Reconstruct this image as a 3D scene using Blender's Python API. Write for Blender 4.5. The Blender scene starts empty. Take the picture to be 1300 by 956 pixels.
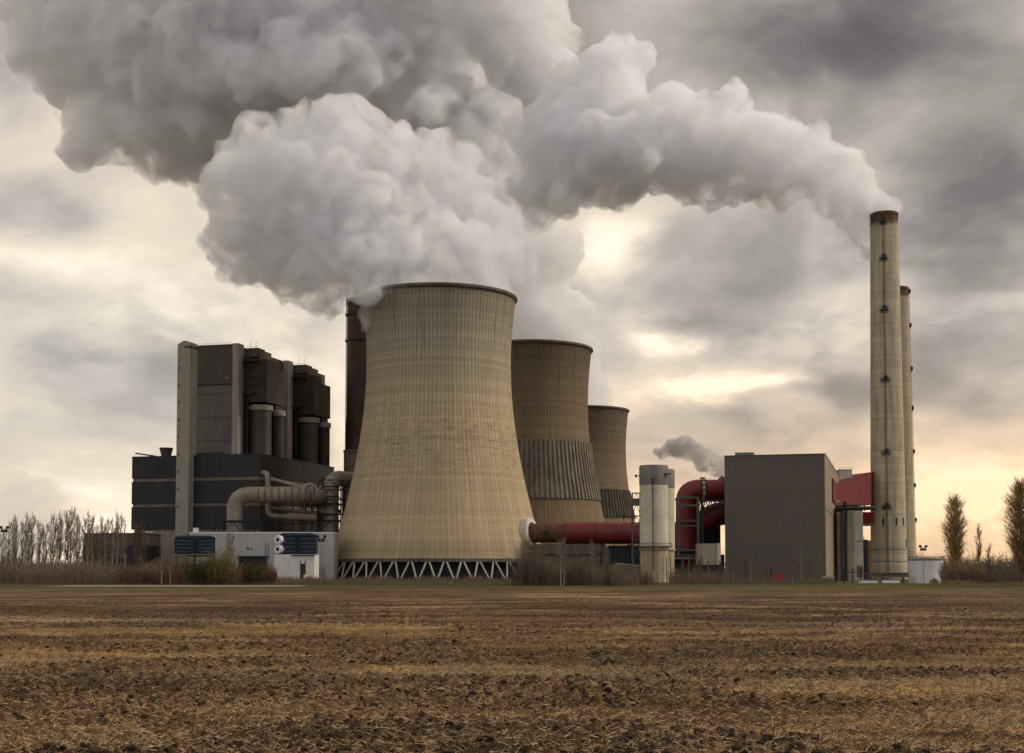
import bpy, math, random
import numpy as np
from mathutils import Vector, Matrix, noise as mnoise
R = math.radians
scene = bpy.context.scene
col = scene.collection
random.seed(7)

# ------------------------------------------------------------------ camera frame (1300 x 956 reference)
F = 1770.0; EYE = 3.0; PITCH = R(3.0); HOR = 728.0
PPY = HOR - F*math.tan(PITCH)          # principal row
def at(px, py, Y):
    """real-world point seen at reference pixel px,py when it stands at distance Y"""
    a = (px-650.0)/F; b = (PPY-py)/F
    den = math.cos(PITCH) - b*math.sin(PITCH)
    return Vector((a/den*Y, Y, EYE + (b*math.cos(PITCH)+math.sin(PITCH))/den*Y))
def X(px, Y, py=728.0): return at(px, py, Y).x
def Z(py, Y): return at(650, py, Y).z
GRID = R(-15.6)                        # the plant's own street grid
E1 = Vector((math.cos(GRID), math.sin(GRID), 0)); E2 = Vector((-math.sin(GRID), math.cos(GRID), 0))

cam_d = bpy.data.cameras.new('camera'); cam = bpy.data.objects.new('camera', cam_d); col.objects.link(cam)
cam.location = (0, 0, EYE); cam.rotation_euler = (R(90)+PITCH, 0, 0)
cam_d.sensor_width = 36.0; cam_d.lens = 36.0*F/1300.0
cam_d.shift_y = (PPY-478.0)/1300.0
cam_d.clip_start = 0.5; cam_d.clip_end = 60000
scene.camera = cam

# ------------------------------------------------------------------ mesh helpers
class MB:
    def __init__(s): s.v = []; s.f = []
    def quad(s, a, b, c, d):
        n = len(s.v); s.v += [tuple(a), tuple(b), tuple(c), tuple(d)]; s.f.append((n, n+1, n+2, n+3)); return s
    def tri(s, a, b, c):
        n = len(s.v); s.v += [tuple(a), tuple(b), tuple(c)]; s.f.append((n, n+1, n+2)); return s
    def box(s, x0, x1, y0, y1, z0, z1):
        n = len(s.v)
        s.v += [(x0,y0,z0),(x1,y0,z0),(x1,y1,z0),(x0,y1,z0),(x0,y0,z1),(x1,y0,z1),(x1,y1,z1),(x0,y1,z1)]
        s.f += [tuple(n+i for i in q) for q in ((0,3,2,1),(4,5,6,7),(0,1,5,4),(1,2,6,5),(2,3,7,6),(3,0,4,7))]; return s
    def prism(s, poly, y0, y1):
        """poly of (x,z) counter-clockwise seen from -y, extruded from y0 to y1"""
        n = len(s.v); k = len(poly)
        s.v += [(p[0], y0, p[1]) for p in poly] + [(p[0], y1, p[1]) for p in poly]
        s.f.append(tuple(n+i for i in range(k))); s.f.append(tuple(n+2*k-1-i for i in range(k)))
        for i in range(k):
            j = (i+1) % k; s.f.append((n+i, n+k+i, n+k+j, n+j))
        return s
    def lathe(s, prof, n=48, c=(0,0,0), cap0=False, cap1=False):
        b = len(s.v); m = len(prof)
        for (r, z) in prof:
            for i in range(n):
                a = 2*math.pi*i/n; s.v.append((c[0]+r*math.cos(a), c[1]+r*math.sin(a), c[2]+z))
        for j in range(m-1):
            for i in range(n):
                k = (i+1) % n; s.f.append((b+j*n+i, b+j*n+k, b+(j+1)*n+k, b+(j+1)*n+i))
        if cap0: s.f.append(tuple(b+i for i in reversed(range(n))))
        if cap1: s.f.append(tuple(b+(m-1)*n+i for i in range(n)))
        return s
    def tube(s, path, r, n=12, caps=True):
        P = [Vector(p) for p in path]; b = len(s.v); m = len(P)
        rr = r if isinstance(r, (list, tuple)) else [r]*m
        up = None
        for i, p in enumerate(P):
            t = (P[min(i+1, m-1)]-P[max(i-1, 0)]).normalized()
            if up is None: up = Vector((0,0,1)) if abs(t.z) < .9 else Vector((1,0,0))
            u = (up - t*up.dot(t)).normalized(); w = t.cross(u); up = u
            for k in range(n):
                a = 2*math.pi*k/n; q = p + (u*math.cos(a)+w*math.sin(a))*rr[i]; s.v.append((q.x,q.y,q.z))
        for j in range(m-1):
            for k in range(n):
                l = (k+1) % n; s.f.append((b+j*n+k, b+j*n+l, b+(j+1)*n+l, b+(j+1)*n+k))
        if caps:
            s.f.append(tuple(b+k for k in reversed(range(n)))); s.f.append(tuple(b+(m-1)*n+k for k in range(n)))
        return s
    def bar(s, a, b, w=.2): return s.tube([a, b], w*.6, 4)
    def shift(s, d):
        s.v = [(x+d[0], y+d[1], z+d[2]) for x, y, z in s.v]; return s

def bend(path, rad, n=7):
    """round the corners of a polyline"""
    P = [Vector(p) for p in path]; out = [P[0]]
    for i in range(1, len(P)-1):
        a = (P[i-1]-P[i]); b = (P[i+1]-P[i]); d = min(rad, a.length*.49, b.length*.49)
        A = P[i]+a.normalized()*d; B = P[i]+b.normalized()*d
        for k in range(n+1):
            t = k/n; out.append(A*(1-t)**2 + P[i]*2*t*(1-t) + B*t*t)
    out.append(P[-1]); return out

def build(name, mb, mat, parent=None, smooth=False, label=None, kind=None):
    me = bpy.data.meshes.new(name)
    me.from_pydata(mb.v, [], mb.f); me.materials.append(mat)
    if smooth:
        me.polygons.foreach_set('use_smooth', [True]*len(me.polygons))
        try: me.set_sharp_from_angle(angle=R(40))
        except Exception: pass
    me.update()
    o = bpy.data.objects.new(name, me); col.objects.link(o)
    if parent: o.parent = parent
    if label: o['label'] = label
    if kind: o['kind'] = kind
    return o
def thing(name, label, cat, loc=(0,0,0), rz=0.0, group=None):
    o = bpy.data.objects.new(name, None); col.objects.link(o)
    o.location = loc; o.rotation_euler = (0, 0, rz); o.empty_display_size = 2
    o['label'] = label; o['category'] = cat
    if group: o['group'] = group
    return o
def tag(o, label, cat, group=None):
    o['label'] = label; o['category'] = cat
    if group: o['group'] = group
    return o
def local(root, p):
    d = Vector(p)-Vector(root.location); a = -root.rotation_euler[2]
    return Vector((d.x*math.cos(a)-d.y*math.sin(a), d.x*math.sin(a)+d.y*math.cos(a), d.z))
def copy_tree(o, parent=None):
    c = o.copy(); col.objects.link(c)
    if parent: c.parent = parent
    for ch in [q for q in bpy.data.objects if q.parent == o]: copy_tree(ch, c)
    return c

# ------------------------------------------------------------------ node helpers
class NT:
    def __init__(s, tree): s.t = tree; s.n = tree.nodes; s.l = tree.links
    def new(s, typ, **kw):
        n = s.n.new(typ)
        for k, v in kw.items(): setattr(n, k, v)
        return n
    def set(s, sock, v):
        if hasattr(v, 'is_output') or isinstance(v, bpy.types.NodeSocket): s.l.new(v, sock)
        else: sock.default_value = v
    def math(s, op, a, b=None, c=None, clamp=False):
        n = s.new('ShaderNodeMath', operation=op, use_clamp=clamp)
        s.set(n.inputs[0], a)
        if b is not None: s.set(n.inputs[1], b)
        if c is not None: s.set(n.inputs[2], c)
        return n.outputs[0]
    def vmath(s, op, a, b=None):
        n = s.new('ShaderNodeVectorMath', operation=op); s.set(n.inputs[0], a)
        if b is not None: s.set(n.inputs[1], b)
        return n.outputs[0]
    def comb(s, x, y, z):
        n = s.new('ShaderNodeCombineXYZ'); s.set(n.inputs[0], x); s.set(n.inputs[1], y); s.set(n.inputs[2], z); return n.outputs[0]
    def sep(s, v):
        n = s.new('ShaderNodeSeparateXYZ'); s.set(n.inputs[0], v); return n.outputs
    def noise(s, vec, scale, detail=4, rough=.55, lac=2.0, dist=0.0):
        n = s.new('ShaderNodeTexNoise'); s.set(n.inputs['Vector'], vec)
        n.inputs['Scale'].default_value = scale; n.inputs['Detail'].default_value = detail
        n.inputs['Roughness'].default_value = rough; n.inputs['Lacunarity'].default_value = lac
        n.inputs['Distortion'].default_value = dist
        return n.outputs['Fac']
    def ramp(s, fac, stops, interp='LINEAR'):
        n = s.new('ShaderNodeValToRGB'); s.set(n.inputs[0], fac); e = n.color_ramp; e.interpolation = interp
        e.elements[0].position = stops[0][0]; e.elements[-1].position = stops[-1][0]
        for p, c in stops[1:-1]: e.elements.new(p)
        for el, (p, c) in zip(sorted(e.elements, key=lambda q: q.position), stops):
            el.color = (c, c, c, 1) if isinstance(c, (int, float)) else (*c, 1)
        return n.outputs[0]
    def mix(s, fac, a, b, mode='MIX'):
        n = s.new('ShaderNodeMix', data_type='RGBA', blend_type=mode); s.set(n.inputs[0], fac)
        A, B = n.inputs[6], n.inputs[7]
        s.set(A, a if not isinstance(a, tuple) else (*a, 1)); s.set(B, b if not isinstance(b, tuple) else (*b, 1))
        return n.outputs[2]
    def mapr(s, v, a, b, c, d, smooth=True):
        n = s.new('ShaderNodeMapRange', interpolation_type='SMOOTHSTEP' if smooth else 'LINEAR')
        s.set(n.inputs[0], v)
        for i, q in enumerate((a, b, c, d)): n.inputs[1+i].default_value = q
        return n.outputs[0]
def newmat(name):
    m = bpy.data.materials.new(name); m.use_nodes = True; m.node_tree.nodes.clear()
    return m, NT(m.node_tree)
def finish(nt, colr, rough=.8, bump=None, bstr=.3, bdist=.1, metal=0.0, spec=.3):
    b = nt.new('ShaderNodeBsdfPrincipled'); nt.set(b.inputs['Base Color'], colr if not isinstance(colr, tuple) else (*colr, 1))
    nt.set(b.inputs['Roughness'], rough); b.inputs['Metallic'].default_value = metal
    b.inputs['Specular IOR Level'].default_value = spec
    if bump is not None:
        n = nt.new('ShaderNodeBump'); n.inputs['Strength'].default_value = bstr; n.inputs['Distance'].default_value = bdist
        nt.set(n.inputs['Height'], bump); nt.l.new(n.outputs[0], b.inputs['Normal'])
    o = nt.new('ShaderNodeOutputMaterial'); nt.l.new(b.outputs[0], o.inputs[0])
def weathered(name, c, var=.25, rough=.75, streak=.25, rib=None, seam=None, dirt=None, metal=0.0, nscale=.12, spec=.25):
    """painted, clad or concrete surface: large blotches, rain streaks, optional cladding ribs (metres) and seams"""
    m, nt = newmat(name)
    tc = nt.new('ShaderNodeTexCoord').outputs['Object']
    x, y, z = nt.sep(tc)
    n1 = nt.noise(tc, nscale, 5, .6)
    st = nt.noise(nt.comb(nt.math('MULTIPLY', x, 1.1), nt.math('MULTIPLY', y, 1.1), nt.math('MULTIPLY', z, .06)), 1.0, 4, .65)
    fac = nt.math('ADD', nt.math('MULTIPLY', nt.mapr(n1, .3, .7, 0, 1), .5), nt.math('MULTIPLY', nt.mapr(st, .35, .7, 0, 1), .5))
    dark = tuple(v*(1-var-streak*.6) for v in c); lite = tuple(min(1, v*(1+var)) for v in c)
    colr = nt.mix(fac, dark, lite)
    fine = nt.noise(tc, 2.2, 4, .65)
    colr = nt.mix(nt.mapr(fine, .35, .65, 0, .35), colr, tuple(v*.6 for v in c))
    if dirt: 
        d = nt.mapr(nt.noise(tc, .25, 6, .7), .48, .72, 0, .75)
        colr = nt.mix(d, colr, dirt)
    bump = fine
    if rib:
        h = nt.math('ADD', nt.math('MULTIPLY', x, math.pi*2/rib), nt.math('MULTIPLY', y, math.pi*2/rib))
        sn = nt.math('SINE', h); bump = nt.math('ADD', nt.math('MULTIPLY', sn, .6), fine)
        colr = nt.mix(nt.mapr(sn, -1, 0.2, .3, 0), colr, tuple(v*.5 for v in c))
    if seam:
        fr = nt.math('FRACT', nt.math('DIVIDE', z, seam))
        colr = nt.mix(nt.mapr(fr, 0, .05, .45, 0), colr, tuple(v*.4 for v in c))
    finish(nt, colr, rough, bump, .35, .05, metal, spec)
    return m
SKYBASE = .665
SKYBLOBS = [
 # px, py, sx, sy, amount
 (1040, 20, 230, 90, -.46), (700, 70, 130, 110, -.24), (1265, 270, 120, 120, -.36), (1190, 150, 220, 120, -.20),
 (755, 335, 60, 45, .44), (815, 428, 42, 20, .44), (860, 498, 55, 16, .38), (950, 488, 40, 13, .30), (1000, 640, 240, 30, .24), (1200, 625, 170, 50, .24), (1235, 662, 50, 34, .38),
 (900, 385, 150, 50, -.13), (1060, 500, 190, 40, -.17), (930, 445, 90, 22, -.09), (1230, 440, 120, 40, -.10), (1000, 300, 200, 60, -.10),
 (80, 335, 120, 26, .20), (205, 365, 70, 20, .17), (40, 190, 80, 80, .10), (130, 480, 200, 70, .02), (120, 640, 170, 30, .14), (30, 60, 60, 60, -.22), (180, 425, 110, 22, -.13), (60, 270, 60, 25, -.10),
 (420, 430, 60, 70, .12), (440, 545, 30, 80, .20), (820, 640, 70, 60, .22),
]
BACKSKY = (.97,.95,.94)
SUN_E = 2.3
STEP = .5
# ------------------------------------------------------------------ sky and sun
def ang(px, py):
    d = at(px, py, 1000.0)-Vector((0, 0, EYE)); d.normalize()
    return math.degrees(math.atan2(d.x, d.y)), math.degrees(math.asin(d.z))
SUN_AZ, SUN_EL = 84.0, 27.0
w = bpy.data.worlds.new("World"); scene.world = w; w.use_nodes = True
w.node_tree.nodes.clear(); nt = NT(w.node_tree)
D = nt.new('ShaderNodeTexCoord').outputs['Generated']
dx, dy, dz = nt.sep(D)
hz = nt.math('MAXIMUM', dz, 0.0)
inv = nt.math('DIVIDE', 1.0, nt.math('ADD', hz, .13))
pl = nt.comb(nt.math('MULTIPLY', dx, inv), nt.math('MULTIPLY', dy, inv), nt.math('MULTIPLY', hz, 1.2))
az0 = nt.math('MULTIPLY', nt.math('ARCTAN2', dx, dy), 180/math.pi)
el0 = nt.math('MULTIPLY', nt.math('ARCSINE', dz), 180/math.pi)
wn = nt.new('ShaderNodeTexNoise'); nt.set(wn.inputs['Vector'], nt.comb(nt.math('MULTIPLY', az0, .10), nt.math('MULTIPLY', el0, .19), 3.0))
wn.inputs['Scale'].default_value = 1.0; wn.inputs['Detail'].default_value = 6; wn.inputs['Roughness'].default_value = .58
wr, wg, wb = nt.sep(wn.outputs['Color'])
az = nt.math('ADD', az0, nt.math('MULTIPLY', nt.math('SUBTRACT', wr, .5), 11.0))
el = nt.math('ADD', el0, nt.math('MULTIPLY', nt.math('SUBTRACT', wg, .5), 6.5))
big = nt.noise(pl, .75, 7, .56, dist=.35)
fine = nt.noise(nt.comb(nt.math('MULTIPLY', az0, .17), nt.math('MULTIPLY', el0, .30), 9.0), 1.0, 8, .56, dist=.4)
bri = nt.math('ADD', nt.math('MULTIPLY', nt.math('SUBTRACT', big, .5), .20), nt.math('MULTIPLY', nt.math('SUBTRACT', fine, .5), .34))
soft = nt.noise(nt.comb(nt.math('MULTIPLY', az0, .13), nt.math('MULTIPLY', el0, .20), 41.0), 1.0, 5, .48, dist=.6)
bri = nt.math('ADD', bri, nt.math('MULTIPLY', nt.math('SUBTRACT', nt.mapr(soft, .3, .7, 0, 1), .5), .22))
bri = nt.math('ADD', bri, SKYBASE)
def blob(b, px, py, sx, sy, amt, raw=False):
    a0, e0 = ang(px, py); s_a = sx/30.9; s_e = sy/30.9
    A = nt.math('DIVIDE', nt.math('SUBTRACT', az0 if raw else az, a0), s_a); E = nt.math('DIVIDE', nt.math('SUBTRACT', el0 if raw else el, e0), s_e)
    q = nt.math('ADD', nt.math('MULTIPLY', A, A), nt.math('MULTIPLY', E, E))
    g = nt.math('POWER', math.e, nt.math('MULTIPLY', q, -1.0))
    return nt.math('MULTIPLY_ADD', g, amt, b)
for bl in SKYBLOBS: bri = blob(bri, *bl)
brk = nt.noise(nt.comb(nt.math('MULTIPLY', az0, .15), nt.math('MULTIPLY', el0, .36), 27.0), 1.0, 6, .52, dist=.2)
low = nt.math('MULTIPLY', nt.mapr(el0, 9.0, 15.0, 1, 0), nt.mapr(el0, -1.0, 1.0, 0, 1))
bri = nt.math('ADD', bri, nt.math('MULTIPLY', low, nt.math('SUBTRACT', nt.mapr(brk, .53, .66, 0, .17), nt.mapr(brk, .34, .50, .10, 0))))
bri = nt.math('MINIMUM', nt.math('MAXIMUM', bri, 0.0), 1.0)
skyc = nt.ramp(bri, [(0.0, (.125,.113,.110)), (.22, (.225,.204,.196)), (.42, (.41,.375,.342)), (.60, (.64,.575,.505)), (.78, (.90,.775,.625)), (1.0, (1.2,1.06,.86))])
warm = nt.mapr(el0, 0.0, 11.0, 1.0, 0.0)
warm = nt.math('MULTIPLY', warm, nt.mapr(az0, -14, 14, .16, 1.0))
skyc = nt.mix(nt.math('MULTIPLY', warm, .75), skyc, nt.mix(1.0, skyc, (1.20,.87,.54), 'MULTIPLY'))
cool = nt.math('MULTIPLY', nt.mapr(az0, -4, -14, 0, 1), nt.math('MULTIPLY', nt.mapr(el0, 16, 10, 0, 1), nt.mapr(el0, 1.5, 5.0, 0, 1)))
skyc = nt.mix(nt.math('MULTIPLY', cool, .7), skyc, nt.mix(1.0, skyc, (.93,.985,1.02), 'MULTIPLY'))
# the sky behind and beside the photographer: plain broken overcast, a little brighter
back = nt.mapr(dy, -.35, .35, 1.0, 0.0)
skyc = nt.mix(nt.math('MULTIPLY', back, .8), skyc, BACKSKY)
bg = nt.new('ShaderNodeBackground'); nt.l.new(skyc, bg.inputs[0]); bg.inputs[1].default_value = 1.0
sk = nt.new('ShaderNodeTexSky', sky_type='NISHITA'); sk.sun_disc = False
sk.sun_elevation = R(SUN_EL); sk.sun_rotation = R(SUN_AZ); sk.dust_density = 3.0
bg2 = nt.new('ShaderNodeBackground'); nt.l.new(sk.outputs[0], bg2.inputs[0]); bg2.inputs[1].default_value = .06
mx = nt.new('ShaderNodeMixShader'); mx.inputs[0].default_value = .95
nt.l.new(bg2.outputs[0], mx.inputs[1]); nt.l.new(bg.outputs[0], mx.inputs[2])
wo = nt.new('ShaderNodeOutputWorld'); nt.l.new(mx.outputs[0], wo.inputs[0])

sl = bpy.data.lights.new('sun', 'SUN'); sl.energy = SUN_E; sl.angle = R(11); sl.color = (1.0, .89, .74)
so = bpy.data.objects.new('sun', sl); col.objects.link(so)
sd = Vector((math.sin(R(SUN_AZ))*math.cos(R(SUN_EL)), math.cos(R(SUN_AZ))*math.cos(R(SUN_EL)), math.sin(R(SUN_EL))))
so.rotation_euler = sd.to_track_quat('Z', 'Y').to_euler(); so.location = (300, 0, 300)

scene.view_settings.view_transform = 'Standard'; scene.view_settings.look = 'None'; scene.view_settings.exposure = 0
scene.render.engine = 'CYCLES'
cy = scene.cycles
cy.use_denoising = True; cy.max_bounces = 14; cy.diffuse_bounces = 2; cy.glossy_bounces = 2
cy.transparent_max_bounces = 8; cy.volume_bounces = 10; cy.volume_step_rate = STEP; cy.volume_max_steps = 512; cy.use_adaptive_sampling = True; cy.adaptive_threshold = .02

# ------------------------------------------------------------------ smoke and steam
def hash3(ix, iy, iz, seed):
    h = (ix.astype(np.int64)*374761393 + iy.astype(np.int64)*668265263 + iz.astype(np.int64)*2147483647 + seed*974711) & 0xffffffff
    h = ((h ^ (h >> 13))*1274126177) & 0xffffffff
    h = ((h ^ (h >> 16))*2246822519) & 0xffffffff
    return ((h ^ (h >> 15)) & 0xffffff)/float(0xffffff)
def vnoise(p, seed=0):
    f = np.floor(p); t = p-f; t = t*t*t*(t*(t*6-15)+10); i = f.astype(np.int64); out = 0
    for a in (0, 1):
        wx = t[:, 0] if a else 1-t[:, 0]
        for b in (0, 1):
            wy = t[:, 1] if b else 1-t[:, 1]
            for c in (0, 1):
                wz = t[:, 2] if c else 1-t[:, 2]
                out = out + wx*wy*wz*hash3(i[:, 0]+a, i[:, 1]+b, i[:, 2]+c, seed)
    return out
def fbm(p, seed, octv=4, gain=.5):
    s = 0; a = 1; t = 0
    for k in range(octv):
        s = s + a*vnoise(p*(2.03**k)+k*17.3, seed+k); t += a; a *= gain
    return s/t
def worley(p, seed):
    f = np.floor(p).astype(np.int64); best = np.full(len(p), 9.0)
    for a in (-1, 0, 1):
        for b in (-1, 0, 1):
            for c in (-1, 0, 1):
                ix, iy, iz = f[:, 0]+a, f[:, 1]+b, f[:, 2]+c
                q = np.stack([ix+hash3(ix, iy, iz, seed), iy+hash3(ix, iy, iz, seed+1), iz+hash3(ix, iy, iz, seed+2)], 1)
                best = np.minimum(best, ((q-p)**2).sum(1))
    return np.sqrt(best)
def ico(sub):
    import bmesh
    bm = bmesh.new(); bmesh.ops.create_icosphere(bm, subdivisions=sub, radius=1.0)
    v = np.array([q.co[:] for q in bm.verts]); bm.verts.index_update()
    f = np.array([[q.index for q in p.verts] for p in bm.faces]); bm.free(); return v, f
ICO = {k: ico(k) for k in (1, 2, 3)}
def smoke_mat(name, colr, dens, aniso=.35, scale=.085, lo=.41, hi=.58, floor_=.07):
    """steam whose density is torn by turbulence, so that its skin frays into wisps"""
    m, nt = newmat(name)
    s = nt.new('ShaderNodeVolumePrincipled'); s.inputs['Color'].default_value = (*colr, 1)
    s.inputs['Anisotropy'].default_value = aniso
    pos = nt.new('ShaderNodeNewGeometry').outputs['Position']
    n = nt.noise(pos, scale, 6, .66, dist=.7)
    nt.set(s.inputs['Density'], nt.math('MULTIPLY', nt.mapr(n, lo, hi, floor_, 1.0, False), dens))
    o = nt.new('ShaderNodeOutputMaterial'); nt.l.new(s.outputs[0], o.inputs['Volume'])
    return m
def plume(name, label, spine, mat, seed, voxel, puff=(.45,.75), per=7, spread=.55, kids=14, amp=1.0, flat=.7, extra=()):
    """billowing cloud: puffs strung along a spine of (px,py,r_px,Y), each budded with smaller puffs, fused and roughened"""
    rng = random.Random(seed); balls = []
    S = [(at(px, py, Y), r*Y/F) for px, py, r, Y in spine]
    pts = []
    for (p, r), (q, s) in zip(S[:-1], S[1:]):
        n = max(1, int(round((q-p).length/(.55*(r+s)*.5))))
        for k in range(n): pts.append((p.lerp(q, k/n), r+(s-r)*k/n))
    pts.append(S[-1])
    def rv():
        while True:
            d = Vector((rng.uniform(-1,1), rng.uniform(-1,1), rng.uniform(-1,1)))
            if .02 < d.length < 1: return d
    for p, r in pts:
        balls.append((p, r*.72, 0))
        for k in range(per):
            d = rv()*r*spread; d.y *= flat
            balls.append((p+d*1.15, r*rng.uniform(*puff), 0))
    for px, py, r, Y in extra: balls.append((at(px, py, Y), r*Y/F, 0))
    lvl = list(balls); allb = [(p, r, 3) for p, r, _ in lvl]
    for depth in (1, 2):
        nxt = []
        for p, r, _ in lvl:
            for k in range(kids if depth == 1 else kids//2):
                d = rv().normalized(); rr = r*rng.uniform(.26, .54)
                nxt.append((p+d*(r-rr*.35), rr, 0))
        allb += [(p, r, 2 if depth == 1 else 1) for p, r, _ in nxt if r > voxel*1.5]
        lvl = [b for b in nxt if b[1] > voxel*3.0]
    V = []; Fc = []; o = 0
    for p, r, s in allb:
        v, f = ICO[s]; V.append(v*r+np.array(p[:])); Fc.append(f+o); o += len(v)
    V = np.concatenate(V); Fc = np.concatenate(Fc)
    me = bpy.data.meshes.new('raw'); me.from_pydata(V.tolist(), [], Fc.tolist()); me.update()
    ob = bpy.data.objects.new('raw', me); col.objects.link(ob)
    md = ob.modifiers.new('r', 'REMESH'); md.mode = 'VOXEL'; md.voxel_size = voxel; md.use_smooth_shade = True
    dg = bpy.context.evaluated_depsgraph_get(); dg.update()
    m2 = bpy.data.meshes.new_from_object(ob.evaluated_get(dg))
    bpy.data.objects.remove(ob); bpy.data.meshes.remove(me)
    n = len(m2.vertices); co = np.empty(n*3); m2.vertices.foreach_get('co', co); co = co.reshape(-1, 3)
    no = np.empty(n*3); m2.vertices.foreach_get('normal', no); no = no.reshape(-1, 3)
    warp = np.stack([fbm(co/30., seed+3, 3), fbm(co/30.+50, seed+4, 3), fbm(co/30.+90, seed+5, 3)], 1)-.5
    pc = co+warp*18
    under = np.clip(-no[:, 2]*.9+.25, 0, 1)
    d = (.42-worley(pc/24., seed))*7.5 + (.42-worley(pc/9.+7, seed+9))*2.8 + (fbm(co/10., seed+20, 5, .60)-.5)*(4.5+11.0*under)
    co = co + no*(d*amp)[:, None]
    m2.vertices.foreach_set('co', co.ravel()); m2.update()
    ob = bpy.data.objects.new('raw', m2); col.objects.link(ob)          # fuse again: the roughened skin must stay one closed surface
    md = ob.modifiers.new('r', 'REMESH'); md.mode = 'VOXEL'; md.voxel_size = voxel*.9; md.use_smooth_shade = True
    dg = bpy.context.evaluated_depsgraph_get(); dg.update()
    m3 = bpy.data.meshes.new_from_object(ob.evaluated_get(dg)); bpy.data.objects.remove(ob); bpy.data.meshes.remove(m2); m2 = m3
    m2.materials.clear(); m2.materials.append(mat); m2.update()
    m2.name = name
    o2 = bpy.data.objects.new(name, m2); col.objects.link(o2)
    tag(o2, label, 'smoke plume')
    print(name, len(allb), 'balls', n, 'verts')
    return o2
# ------------------------------------------------------------------ materials
def tower_mat(name, base, top, stain, ribs, lift, zt, bands=(), seed=0.0, RF=1.0):
    """slip-formed concrete shell: ring and meridian joints, weathering that changes with height, drips and lift marks"""
    m, nt = newmat(name)
    tc = nt.new('ShaderNodeTexCoord').outputs['Object']; x, y, z = nt.sep(tc)
    th = nt.math('ARCTAN2', y, x)
    rx = nt.math('MULTIPLY', nt.math('COSINE', th), 5.0); ry = nt.math('MULTIPLY', nt.math('SINE', th), 5.0)
    zr = nt.math('DIVIDE', z, zt)
    wob = nt.noise(nt.comb(rx, ry, nt.math('MULTIPLY', zr, 5.0)), .9, 4, .6)
    zz = nt.math('ADD', zr, nt.math('MULTIPLY', nt.math('SUBTRACT', wob, .5), .16))
    colr = nt.ramp(zz, [(0, stain), (.13, tuple(v*.86 for v in base)), (.24, base), (.44, tuple(v*.82 for v in base)), (.55, base), (.68, tuple(a*.55+b*.5 for a, b in zip(top, base))), (.84, top), (1.0, tuple(v*.78 for v in top))])
    stv = nt.noise(nt.comb(nt.math('MULTIPLY', rx, 3.6), nt.math('MULTIPLY', ry, 3.6), nt.math('ADD', nt.math('MULTIPLY', z, .022), seed)), 1.0, 6, .68)
    colr = nt.mix(nt.mapr(stv, .36, .74, .36, 0), colr, tuple(v*.55 for v in stain))
    colr = nt.mix(nt.mapr(stv, .52, .74, 0, .25), colr, tuple(min(1, v*1.3) for v in base))
    # pour lifts: each ring a slightly different grey
    ring = nt.math('FLOOR', nt.math('DIVIDE', z, lift))
    wn = nt.new('ShaderNodeTexWhiteNoise', noise_dimensions='2D')
    nt.set(wn.inputs['Vector'], nt.comb(ring, 0.0, 0))
    colr = nt.mix(.20, colr, nt.mix(wn.outputs['Value'], tuple(v*.45 for v in base), tuple(min(1, v*1.25) for v in base)))
    seg = nt.noise(nt.comb(nt.math('MULTIPLY', rx, 1.6), nt.math('MULTIPLY', ry, 1.6), nt.math('MULTIPLY', z, .55)), 1.0, 5, .75)
    colr = nt.mix(nt.mapr(seg, .46, .72, 0, .32), colr, tuple(v*.6 for v in base))
    colr = nt.mix(nt.mapr(seg, .28, .44, .22, 0), colr, tuple(min(1, v*1.3) for v in base))
    # dirty horizontal marks, mostly in one zone
    zone = nt.mapr(nt.math('ABSOLUTE', nt.math('SUBTRACT', zr, .47)), 0, .2, .9, .12)
    hm = nt.noise(nt.comb(nt.math('MULTIPLY', rx, 1.3), nt.math('MULTIPLY', ry, 1.3), nt.math('MULTIPLY', z, .85)), 1.0, 5, .66)
    colr = nt.mix(nt.math('MULTIPLY', nt.mapr(hm, .50, .62, 0, .62), zone), colr, tuple(v*.8 for v in stain))
    for (z0, z1, c) in bands:
        f = nt.math('MULTIPLY', nt.mapr(z, z0-.4, z0+.4, 0, 1), nt.mapr(z, z1-.4, z1+.4, 1, 0))
        colr = nt.mix(nt.math('MULTIPLY', f, .75), colr, c)
    # joints
    fr = nt.math('FRACT', nt.math('DIVIDE', z, lift))
    fade = nt.mapr(zr, .25, .9, .16, .32, False)
    colr = nt.mix(nt.math('MULTIPLY', nt.mapr(fr, 0, .16, 1, 0), fade), colr, tuple(v*.4 for v in stain))
    fth = nt.math('FRACT', nt.math('MULTIPLY', th, ribs/(2*math.pi)))
    pv = nt.math('ABSOLUTE', nt.math('SUBTRACT', fth, .5))
    fade2 = nt.mapr(zr, .2, .95, .16*RF, .55*RF, False)
    colr = nt.mix(nt.math('MULTIPLY', nt.mapr(pv, .26, .46, 0, 1), fade2), colr, tuple(v*.38 for v in stain))
    # soot under the rim
    rim = nt.math('MULTIPLY', nt.mapr(zr, .93, 1.0, 0, .5), nt.mapr(stv, .3, .6, 1, .3))
    rimdrip = nt.math('MULTIPLY', nt.mapr(zr, .55, .97, 0, .8), nt.mapr(stv, .52, .64, 0, 1))
    colr = nt.mix(rimdrip, colr, tuple(v*.5 for v in stain))
    colr = nt.mix(rim, colr, tuple(v*.35 for v in stain))
    finish(nt, colr, .9, nt.noise(tc, 1.2, 4, .65), .25, .08, 0, .15)
    return m
M = {}
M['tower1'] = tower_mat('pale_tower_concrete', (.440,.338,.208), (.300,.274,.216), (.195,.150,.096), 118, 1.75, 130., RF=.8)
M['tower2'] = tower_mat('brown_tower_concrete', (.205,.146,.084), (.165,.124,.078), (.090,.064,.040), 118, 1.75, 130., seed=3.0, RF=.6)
M['tower3'] = tower_mat('old_tower_concrete', (.205,.146,.088), (.145,.108,.070), (.085,.060,.037), 110, 2.0, 130., seed=7.0, RF=.55)
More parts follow.
